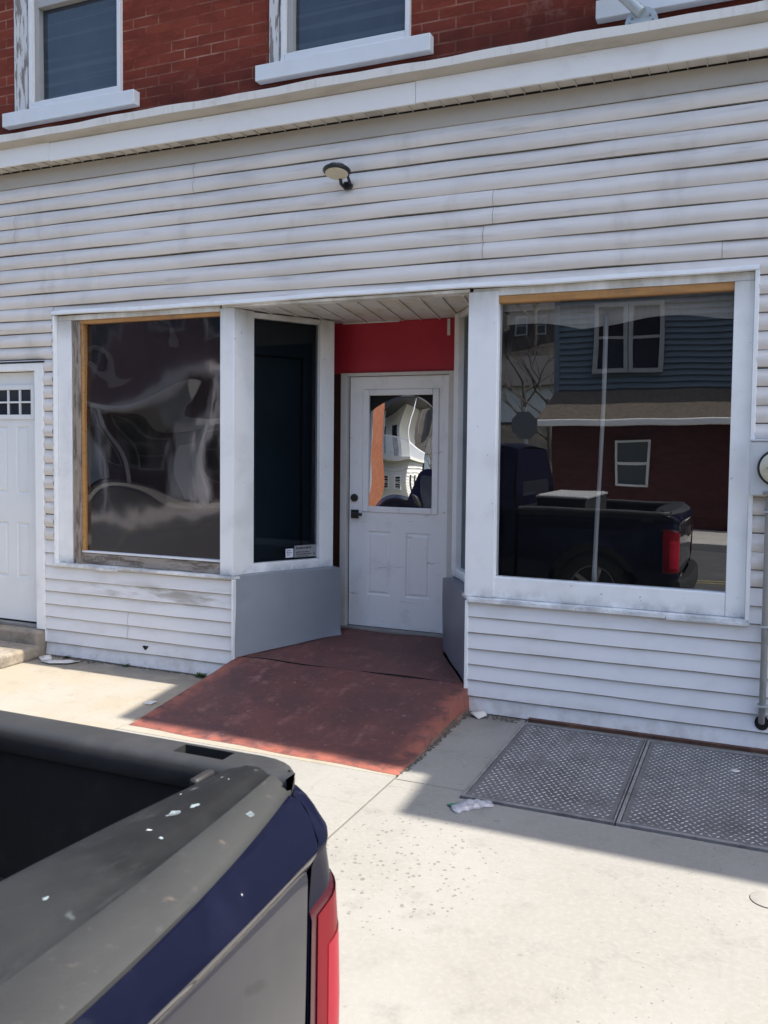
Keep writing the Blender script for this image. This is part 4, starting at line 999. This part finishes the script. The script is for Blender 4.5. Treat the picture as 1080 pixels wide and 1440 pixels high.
# bed rails
for sgn in (1, -1):
    m = MB(); H0, H1 = -1.075, -.955   # stake pocket
    xs = [-2.335, -2.0, -1.6, -1.3, H0, H1, -.90, -.87, -.845, -.825, -.81, -.80, -.792]
    def rpro(x):
        t = max(0, (x+.90)/.105); t = min(1, t); out = .957-.085*(1-math.sqrt(max(0, 1-t*t)))
        return [(.868, .985), (.860, .992), (.860, 1.032), (.867, 1.045), (.885, 1.049), (min(.928, out-.022), 1.049), (out-.010, 1.045), (out-.002, 1.036), (out, 1.024), (out-.004, 1.012)]
    rows = [[(x, YC+sgn*d, z) for d, z in rpro(x)] for x in xs]
    n = len(rows[0])
    for i in range(len(rows)-1):
        for j in range(n-1):
            if j == 4 and xs[i] == H0: continue
            m.add([rows[i][j], rows[i][j+1], rows[i+1][j+1], rows[i+1][j]], [(0, 1, 2, 3)], 0, True)
    m.add(rows[-1], [tuple(range(n))], 0); 
    y0, y1 = YC+sgn*.885, YC+sgn*.928
    t4 = [(H0, y0), (H1, y0), (H1, y1), (H0, y1)]
    m.grid([[(x, y, 1.049) for x, y in t4], [(x, y, .93) for x, y in t4]], 1, False, True); m.add([(x, y, .93) for x, y in t4], [(0, 1, 2, 3)], 1)
    m.build('rail_cap', [M['rail_cap'], M['bed_liner']], truck, sharp=50)
    # inner bed wall
    MB().box(-2.33, -.92, *(sorted((YC+sgn*.875, YC+sgn*.905))), .42, .984).build('bed_wall', M['bed_liner'], truck)
    MB().box(-1.90, -1.20, *(sorted((YC+sgn*.55, YC+sgn*.874))), .44, .68).build('wheel_well', M['bed_liner'], truck, bevel=.05, seg=3)
MB().box(-.975, -.955, YC+.80, YC+.862, .985, 1.038).build('latch_block', M['plastic_trim'], truck, bevel=.006)
MB().box(-2.33, -.93, YC-.875, YC+.875, .40, .44).build('bed_floor', M['bed_liner'], truck)
MB().box(-2.345, -2.335, YC-.9, YC+.9, .40, 1.03).build('bed_front', M['bed_liner'], truck)
# bumper
m = MB(); rows = []
for i in range(13):
    d = -.95+1.9*i/12; x = -.60-.09*abs(d/.95)**4
    rows.append([(x-.10, YC+d, .36), (x-.02, YC+d, .37), (x, YC+d, .34), (x, YC+d, .20), (x-.02, YC+d, .16), (x-.12, YC+d, .15)])
m.grid(rows)
for e in (0, -1): m.add(rows[e], [tuple(range(6))])
m.build('bumper', M['plastic_trim'], truck, sharp=40)
# cab, bonnet and front wings
def cab():
    m = MB()
    CX0, CX1 = -2.37, -4.35
    stations = [(-2.365, .97, 1.62), (-2.40, .985, 1.68), (-3.2, .985, 1.72), (-3.75, .985, 1.70)]
    rows = []
    FW = -4.95
    XS2 = [-2.37, -2.8, -3.2, -3.6, -4.0, -4.3]+[FW+.47*math.cos(math.pi*i/14) for i in range(15)]+[-5.50, -5.75, -5.86]
    zs = [1.03, .98, .9, .8, .7, .6, .5, .4, .3, .22]
    for sgn in (1, -1):
        rr_ = []
        for z in zs:
            r = []
            for x in XS2:
                d = lerp(z, SIDE); zt = z
                if z > 1.0 and x < -4.3: zt = 1.03-.02*(-4.3-x)
                if x < -5.5: d -= .35*((-5.5-x)/.36)**2*.5
                if abs(x-FW) < .47:
                    zb = WZ+math.sqrt(max(0, AR*AR-(x-FW)**2)); zt = max(zt, min(zb, 1.0))
                r.append((x, YC+sgn*d, zt))
            rr_.append(r)
        m.grid(rr_, 0)
    # bonnet, nose
    hood = [[(x, YC+d, z+.05*(1-(d/.94)**2)) for d in (-.945, -.7, -.35, 0, .35, .7, .945)] for x, z in ((-4.30, 1.03), (-4.8, 1.02), (-5.4, 1.005), (-5.75, .98), (-5.86, .93))]
    m.grid(hood, 0)
    m.grid([[(-5.86, YC+d, .93) for d in (-.77, -.4, 0, .4, .77)], [(-5.90, YC+d, .75) for d in (-.77, -.4, 0, .4, .77)], [(-5.90, YC+d, .45) for d in (-.77, -.4, 0, .4, .77)]], 0)
    # greenhouse
    roof = [[(x, YC+sg*d, z+.03*(1-abs(sg))) for sg in (-1, -.75, 0, .75, 1)] for x, d, z in ((-2.42, .70, 1.655), (-2.55, .74, 1.685), (-3.1, .76, 1.70), (-3.6, .745, 1.69), (-3.75, .72, 1.665))]
    m.grid(roof, 0)
    bk = [[(-2.37, YC+d*.955, 1.03) for d in (-1, -.5, 0, .5, 1)], [(-2.385, YC+d*.88, 1.30) for d in (-1, -.5, 0, .5, 1)], [(-2.42, YC+d*.70, 1.655) for d in (-1, -.5, 0, .5, 1)]]
    m.grid(bk, 0); m.grid([[(-2.37, YC+d*.955, z) for d in (-1, 1)] for z in (.3, 1.03)], 0)
    for sgn in (1, -1):
        low = [(-2.37, .955), (-2.6, .955), (-3.15, .955), (-3.6, .955), (-4.25, .93)]
        top = [(-2.42, .70), (-2.55, .74), (-3.1, .76), (-3.6, .745), (-3.75, .72)]
        m.grid([[(x, YC+sgn*d, 1.03) for x, d in low], [(x, YC+sgn*d, z) for (x, d), z in zip(top, (1.655, 1.685, 1.70, 1.69, 1.665))]], 0)
    m.grid([[(-4.25, YC+d*.93, 1.03) for d in (-1, 0, 1)], [(-3.75, YC+d*.72, 1.665) for d in (-1, 0, 1)]], 0)
    m.build('cab', M['navy'], truck, sharp=30)
    for sgn in (1, -1):
        def gl(x0, x1, nm='side_glass'):
            p = []
            for x, t in ((x0, .08), (x1, .08), (x1+(.12 if x1 < -3.5 else 0), .88), (x0-.0, .88)):
                z = 1.03+(1.68-1.03)*t; d = .958+(.748-.958)*t+.006
                p.append((x, YC+sgn*d, z))
            q = [(x, y-sgn*.004, z) for x, y, z in p]
            MB().add(p+q, [(0, 1, 2, 3), (7, 6, 5, 4), (0, 1, 5, 4), (1, 2, 6, 5), (2, 3, 7, 6), (3, 0, 4, 7)])
            mm = MB(); mm.add(p+q, [(0, 1, 2, 3), (7, 6, 5, 4), (0, 1, 5, 4), (1, 2, 6, 5), (2, 3, 7, 6), (3, 0, 4, 7)]); mm.build(nm, M['glass_far'], truck)
        gl(-2.62, -3.10); gl(-3.20, -3.82)
        for x in (-2.60, -3.24):
            MB().box(x-.12, x+.0, *sorted((YC+sgn*.97, YC+sgn*1.0)), .905, .93).build('door_handle', M['plastic_trim'], truck, bevel=.006)
        MB().box(-3.98, -3.84, *sorted((YC+sgn*.97, YC+sgn*1.16)), 1.06, 1.24).build('wing_mirror', M['plastic_trim'], truck, bevel=.04, seg=3)
        hl = MB().box(-5.905, -5.80, *sorted((YC+sgn*.58, YC+sgn*.80)), .70, .86).build('headlight', M['white_lens'], truck, bevel=.02)
    mm = MB(); mm.add([(-2.375, YC-.62, 1.13), (-2.375, YC+.62, 1.13), (-2.42, YC+.56, 1.56), (-2.42, YC-.56, 1.56), (-2.368, YC-.62, 1.13), (-2.368, YC+.62, 1.13), (-2.412, YC+.56, 1.56), (-2.412, YC-.56, 1.56)], [(0, 1, 2, 3), (4, 5, 6, 7), (0, 1, 5, 4), (1, 2, 6, 5), (2, 3, 7, 6), (3, 0, 4, 7)]); mm.build('rear_glass', M['glass_far'], truck)
    mm = MB(); mm.add([(-4.22, YC-.83, 1.09), (-4.22, YC+.83, 1.09), (-3.80, YC+.68, 1.63), (-3.80, YC-.68, 1.63)], [(0, 1, 2, 3)]); mm.v = [(x-.012, y, z+.01) for x, y, z in mm.v]; mm.build('windscreen', M['glass_far'], truck)
    MB().box(-5.93, -5.89, YC-.5, YC+.5, .52, .86).build('grille', M['plastic_trim'], truck, bevel=.02)
    MB().box(-6.02, -5.80, YC-.95, YC+.95, .12, .40).build('front_bumper', M['plastic_trim'], truck, bevel=.05, seg=3)
    MB().box(-5.7, -.8, YC-.45, YC+.45, .10, .36).build('chassis', M['black'], truck)
cab()
def wheel(x, sgn):
    c = Vector((x, YC+sgn*.93, WZ)); ax = (0, sgn, 0)
    t = MB().lathe([(.235, -.22), (.33, -.235), (.365, -.215), (.375, -.17), (.375, -.06), (.365, -.015), (.33, .004), (.235, -.01)], c, ax, 40)
    for i in range(48):
        a = 2*math.pi*i/48; 
        for yo in (-.04, -.19):
            p = c+Vector((.374*math.cos(a), sgn*yo, .374*math.sin(a))); q = c+Vector((.374*math.cos(a+.07), sgn*(yo+.03), .374*math.sin(a+.07)))
            t.tube([p, q], .010, 4)
    w = bpy.data.objects.new('wheel', None); w.location = c; col.objects.link(w); w.parent = truck; w.matrix_parent_inverse = Matrix.Translation(truck.location).inverted()
    bpy.context.view_layer.update()
    def kid(o):
        o.parent = w; o.matrix_parent_inverse = w.matrix_world.inverted()
    kid(t.build('tyre', M['rubber'], None, sharp=50))
    r = MB().lathe([(.236, -.20), (.236, -.012), (.222, -.006), (.215, -.05), (.07, -.055), (.06, -.02), (0, -.015)], c, ax, 40)
    for i in range(5):
        a = 2*math.pi*i/5
        r.tube([c+Vector((.05*math.cos(a), -sgn*.03, .05*math.sin(a))), c+Vector((.22*math.cos(a), -sgn*.022, .22*math.sin(a)))], [.035, .026], 8)
    kid(r.build('rim', M['alloy'], None, sharp=50))
for x in (WX, -4.95):
    for s in (1, -1): wheel(x, s)
# tool chest in the bed
tb = thing('tool_chest', (-1.95, YC, .44), 'silver ribbed tool chest standing in the truck bed', 'tool chest')
MB().box(-2.20, -1.66, YC-.55, YC+.72, .442, 1.13).build('body', M['bed_liner'], tb, bevel=.015)
m = MB().box(-2.21, -1.65, YC-.56, YC+.73, 1.131, 1.155)
for i in range(11):
    x = -2.19+i*.048; m.box(x, x+.024, YC-.54, YC+.71, 1.1555, 1.165)
m.build('lid', M['tool_alu'], tb, bevel=.004)
MB().box(-1.658, -1.648, YC-.1, YC+.1, 1.08, 1.14).build('latch', M['chrome'], tb, bevel=.003)

# ------------------------------------------------------------------ across the street (seen in the glass)
def laps(m, x0, x1, z0, z1, y, h, mi, sgn=1, axis='x'):
    z = z0
    while z < z1-.01:
        zz = min(z+h, z1)
        if axis == 'x': m.add([(x0, y+sgn*.05, z), (x1, y+sgn*.05, z), (x1, y, zz), (x0, y, zz), (x0, y, z), (x1, y, z)], [(0, 1, 2, 3), (0, 1, 5, 4)], mi)
        else: m.add([(y+sgn*.05, x0, z), (y+sgn*.05, x1, z), (y, x1, zz), (y, x0, zz), (y, x0, z), (y, x1, z)], [(0, 1, 2, 3), (0, 1, 5, 4)], mi)
        z = zz
def far_window(parent, x0, x1, z0, z1, y, fr=M['white_paint'], w=.09, rail=True, mull=None):
    f = MB(); f.box(x0-w, x0, y, y+.07, z0-w, z1+w); f.box(x1, x1+w, y, y+.07, z0-w, z1+w); f.box(x0, x1, y, y+.069, z1, z1+w); f.box(x0, x1, y, y+.10, z0-w, z0)
    zm = (z0+z1)/2
    if rail: f.box(x0, x1, y, y+.045, zm-.03, zm+.03)
    if mull: f.box(mull-.09, mull+.09, y, y+.068, z0, z1)
    o = f.build('window', fr, parent); MB().box(x0, x1, y, y+.02, z0, z1).build('pane', M['glass_far'], o); return o
YF = -14.0
bb = thing('corner_building', (0, YF, 0), 'blue sided corner building with shingled skirt roof over dark red brick', 'building')
m = MB(); m.box(-4.25, 9, YF-9, YF, 0, 2.25); m.build('brick_storey', M['brick_far'], bb)
m = MB(); m.box(-4.20, 9, YF-9, YF-.35, 2.25, 6.6); laps(m, -4.20, 9, 2.85, 6.6, YF-.348, .13, 0); laps(m, YF-9, YF-.35, 2.85, 6.6, -4.202, .13, 0, -1, 'y'); m.box(-4.32, -4.2, YF-.42, YF-.30, 2.8, 6.6); m.build('blue_wall', M['blue_siding'], bb)
m = MB(); m.add([(-4.5, YF+.42, 2.28), (9.2, YF+.42, 2.28), (9.2, YF-.32, 2.95), (-4.28, YF-.32, 2.95), (-4.5, YF+.42, 2.2), (9.2, YF+.42, 2.2), (9.2, YF-.32, 2.2), (-4.28, YF-.32, 2.2)], [(0, 1, 2, 3), (4, 5, 6, 7), (0, 1, 5, 4), (1, 2, 6, 5), (3, 0, 4, 7)]); m.build('skirt_roof', M['shingle'], bb)
MB().box(-4.52, 9.2, YF+.425, YF+.50, 2.16, 2.30).build('gutter', M['cornice'], bb, bevel=.02)
far_window(bb, -3.36, -2.80, 3.40, 4.75, YF-.295, M['vinyl_grey'], .09); far_window(bb, -2.60, -2.06, 3.40, 4.75, YF-.295, M['vinyl_grey'], .09)
far_window(bb, 1.9, 2.7, 3.5, 4.75, YF-.295, M['cornice'], .12)
o = far_window(bb, -2.81, -2.20, .92, 1.82, YF, M['cornice'], .045); o.children[0].data.materials[0] = pmat('drawn_blind_behind_glass', (.085, .10, .10, 1), .3)
far_window(bb, 1.2, 1.9, .92, 1.82, YF, M['vinyl_grey'], .05)
MB().prism([(-4.6, YF-9.3), (9.3, YF-9.3), (9.3, YF+.1), (-4.6, YF+.1)], 6.6, 6.8).build('roof', M['far_roof'], bb)
# brick row house
rh = thing('row_house', (-16, YF, 0), 'orange red brick row house with white trimmed windows across the street', 'house')
m = MB(); m.box(-24, -12.7, YF-4.2, YF, 0, 7.2); m.build('brick_front', M['brick_row'], rh)
m = MB(); m.box(-12.7, -12.68, YF-4.2, YF, 0, 7.2); m.build('brick_end', M['brick_row_y'], rh)
for x in (-22.8, -20.6, -18.0, -15.8, -13.75):
    far_window(rh, x, x+.95, 4.2, 5.9, YF, M['vinyl_grey'], .07); far_window(rh, x, x+.95, 1.0, 2.7, YF, M['vinyl_grey'], .07)
for x in (-19.2, -14.4):
    o = MB().box(x, x+1.0, YF, YF+.06, .1, 2.3).build('door', M['door_clean'], rh)
MB().box(-24.2, -12.5, YF-.1, YF+.35, 7.0, 7.35).build('cornice', M['cornice'], rh)
MB().box(-24, -12.9, YF, YF+1.6, 2.95, 3.12).build('porch_roof', M['cornice'], rh)
for i, x in enumerate((-23.8, -21.0, -18.2, -15.4, -12.6)): MB().box(x-.07, x+.07, YF+1.4, YF+1.54, 0, 2.95).build('porch_post', M['white_paint'], rh)
# white house with balcony
wh = thing('white_house', (-13, -24, 0), 'white sided house with a railed balcony beyond the brick row house', 'house')
HY = -21.5; HX1 = -10.6; HX0 = -18
m = MB(); m.box(HX0, HX1, HY-8, HY, 0, 3.2); laps(m, HX0, HX1, .1, 3.2, HY, .24, 0); laps(m, HY-8, HY, .1, 3.2, HX1, .24, 0, 1, 'y')
m.box(HX0, HX1-1.8, HY-8, HY-1.8, 3.2, 6.2); laps(m, HX0, HX1-1.8, 3.3, 6.2, HY-1.8, .16, 0); m.build('wall', M['white_siding'], wh)
MB().box(HX0-.1, HX1+.25, HY-8.1, HY+.25, 3.201, 3.36).build('balcony_floor', M['white_siding'], wh)
m = MB(); m.box(HX0, HX1+.2, HY+.14, HY+.2, 4.22, 4.30); m.box(HX1+.14, HX1+.2, HY-8, HY+.13, 4.22, 4.30)
x = HX0
while x < HX1+.2: m.box(x, x+.04, HY+.15, HY+.19, 3.36, 4.22); x += .16
y = HY-8
while y < HY: m.box(HX1+.15, HX1+.19, y, y+.04, 3.36, 4.22); y += .16
m.build('railing', M['white_paint'], wh)
for x in (HX0+.5, -14.2, HX1+.15): MB().tube([(x, HY+.12, 3.36), (x, HY+.12, 6.2)], .06, 8).build('balcony_post', M['white_paint'], wh)
MB().box(HX0-.4, HX1+.4, HY-8.4, HY+.5, 6.21, 6.45).build('roof', M['far_roof'], wh)
for x in (-16.6, -14.6, -12.4): far_window(wh, x, x+.85, 1.0, 2.3, HY+.02)
for y in (HY-2.2, HY-4.4, HY-6.4):
    f = MB(); f.box(HX1+.02, HX1+.06, y-.1, y+.95, .9, 2.45); o = f.build('window', M['cornice'], wh); MB().box(HX1+.06, HX1+.07, y, y+.85, 1.0, 2.35).build('pane', M['glass_far'], o)
for x in (-15.6, -13.6): MB().box(x, x+.8, HY-1.78, HY-1.74, 3.4, 5.4).build('balcony_door', M['glass_far'], wh)
# hillside and its houses
m = MB(); rows = []
for i in range(14):
    y = -36-i*6
    rows.append([(x, y, -.3+.42*(i*6)**1.05*.75+2.2*math.sin(x*.07+i*.5)*min(1, i/4)) for x in range(-150, 90, 8)])
m.grid(rows); tag(m.build('hill', M['hill'], sharp=80), kind='structure')
def hill_house(x, y, z, w, h, wallm, lab):
    t = thing('hillside_house', (x, y, z), lab, 'house', 'houses on the hill')
    MB().box(x-w/2, x+w/2, y-5, y, z-3, z+h).build('wall', wallm, t)
    m = MB(); m.add([(x-w/2-.4, y+.5, z+h), (x+w/2+.4, y+.5, z+h), (x+w/2+.4, y-5.5, z+h), (x-w/2-.4, y-5.5, z+h), (x-w/2-.4, y-2.5, z+h+2), (x+w/2+.4, y-2.5, z+h+2)], [(0, 1, 5, 4), (2, 3, 4, 5), (1, 2, 5), (3, 0, 4), (0, 3, 2, 1)])
    m.build('roof', M['far_roof'], t)
    for i in range(int((w-.5)/1.45)):
        for zz in (1.0, 3.8):
            if zz+1.3 < h: far_window(t, x-w/2+.5+i*1.45, x-w/2+1.2+i*1.45, z+zz, z+zz+1.2, y, M['vinyl_grey'])
hill_house(-12.9, -46, .5, 3.3, 4.9, M['white_siding'], 'white two storey house low on the hillside')
hill_house(-24, -62, 10.5, 7, 5.6, M['far_brick'], 'brown house high on the hillside left of the others')
hill_house(-17.2, -70, 14.5, 6, 5.6, M['far_brick'], 'brown house highest up the hillside')
hill_house(-15.6, -58, 6.2, 3.4, 5.4, M['far_brick'], 'narrow brown house halfway up the hillside')
hill_house(-33, -58, 9, 8, 5.6, M['white_siding'], 'pale house far along the hillside')
def tree(x, y, z, h, seed, lab):
    rr = random.Random(seed); t = thing('bare_tree', (x, y, z), lab, 'tree', 'bare trees behind the street')
    MB().tube([(x, y, z-1), (x+.1, y, z+h*.3), (x-.05, y+.1, z+h*.55)], [.16, .12, .08], 8).build('trunk', M['tree_bark'], t)
    m = MB()
    def grow(p, d, l, r, lev):
        q = p+d*l*.5+Vector((rr.uniform(-.1, .1), rr.uniform(-.1, .1), 0))*l; e = p+d*l
        m.tube([p, q, e], [r, r*.75, r*.5], 4, cap=False)
        if lev:
            for _ in range(3):
                nd = (d+Vector((rr.uniform(-.8, .8), rr.uniform(-.8, .8), rr.uniform(-.1, .6)))).normalized(); grow(p+d*l*rr.uniform(.5, 1), nd, l*rr.uniform(.55, .75), r*.5, lev-1)
    for i in range(7):
        a = i*2.4; grow(Vector((x, y, z+h*(.25+.045*i))), Vector((math.cos(a), math.sin(a), .7)).normalized(), h*.28, .06, 3)
    m.build('crown', M['tree_bark'], t)
tree(-8.6, -33, 0, 7, 1, 'bare tree nearest the gap beside the blue sided building')
tree(-11.2, -39, .8, 8, 2, 'bare tree before the white hillside house')
tree(-18.5, -50, 5, 9, 3, 'taller bare tree up the hillside')
tree(-15, -56, 8, 9, 4, 'bare tree below the highest brown house')
# road sign seen from behind
sg = thing('road_sign', (-3.6, -12.2, 0), 'octagonal road sign on a steel post, seen from its plain back', 'road sign')
MB().tube([(-3.35, -8.9, -.15), (-3.35, -8.9, 2.45)], .03, 8) if False else None
SXX, SYY = -4.35, -11.9
MB().box(SXX-.035, SXX+.035, SYY-.03, SYY+.03, -.01, 2.5).build('post', M['galv'], sg)
m = MB(); oc = [(SXX+.30*math.cos(R(22.5+45*i)), 2.12+.30*math.sin(R(22.5+45*i))) for i in range(8)]
m.add([(x, SYY+.035, z) for x, z in oc]+[(x, SYY+.039, z) for x, z in oc], [tuple(range(8)), tuple(range(8, 16))]+[(i, (i+1) % 8, 8+(i+1) % 8, 8+i) for i in range(8)]); m.build('plate', M['sign_back'], sg)
sg.location = (SXX, SYY, 0)
for ch in list(sg.children): ch.matrix_parent_inverse = Matrix.Translation(sg.location).inverted()

# ------------------------------------------------------------------ light
EL = math.atan2(1, math.hypot(KX, KY))
sun_dir = Vector((KX, KY, 1)).normalized()
sd_ = bpy.data.lights.new('sun', 'SUN'); sd_.energy = 4.0; sd_.angle = R(.35); sd_.color = (1, .95, .87)
so_ = bpy.data.objects.new('sun', sd_); col.objects.link(so_)
so_.rotation_euler = sun_dir.to_track_quat('Z', 'Y').to_euler(); so_.location = (8, -4, 14)
w = bpy.data.worlds.new('World'); scene.world = w; w.use_nodes = True
nt = w.node_tree; bg = nt.nodes['Background']
sky = nt.nodes.new('ShaderNodeTexSky'); sky.sky_type = 'NISHITA'; sky.sun_disc = False
sky.sun_elevation = EL; sky.sun_rotation = math.atan2(sun_dir.x, sun_dir.y); sky.air_density = 1.0; sky.dust_density = 2.2
nt.links.new(sky.outputs[0], bg.inputs[0]); bg.inputs[1].default_value = .15

# ------------------------------------------------------------------ camera
cam = bpy.data.cameras.new('camera'); co = bpy.data.objects.new('camera', cam); col.objects.link(co); scene.camera = co
F, CY, YAW, PIT, ROL = 1223.35, 687.93, .407260, .0494329, .0102401
fwd = Vector((-math.sin(YAW)*math.cos(PIT), math.cos(YAW)*math.cos(PIT), -math.sin(PIT)))
rt = Vector((math.cos(YAW), math.sin(YAW), 0)); up = rt.cross(fwd)
r2 = rt*math.cos(ROL)+up*math.sin(ROL); u2 = up*math.cos(ROL)-rt*math.sin(ROL)
mw = Matrix((r2, u2, -fwd)).transposed().to_4x4(); mw.translation = (0, -5.2, 1.67); co.matrix_world = mw
cam.sensor_fit = 'HORIZONTAL'; cam.sensor_width = 36; cam.lens = F/1080*36; cam.shift_y = -(720-CY)/1080
cam.clip_start = .05; cam.clip_end = 900
cam.dof.use_dof = True; cam.dof.focus_distance = 5.8; cam.dof.aperture_fstop = 14
scene.view_settings.view_transform = 'Standard'; scene.view_settings.look = 'None'
scene.view_settings.exposure = 1.17; scene.view_settings.gamma = 1
scene.cycles.max_bounces = 10; scene.cycles.glossy_bounces = 6; scene.cycles.transparent_max_bounces = 12
scene.cycles.use_denoising = True
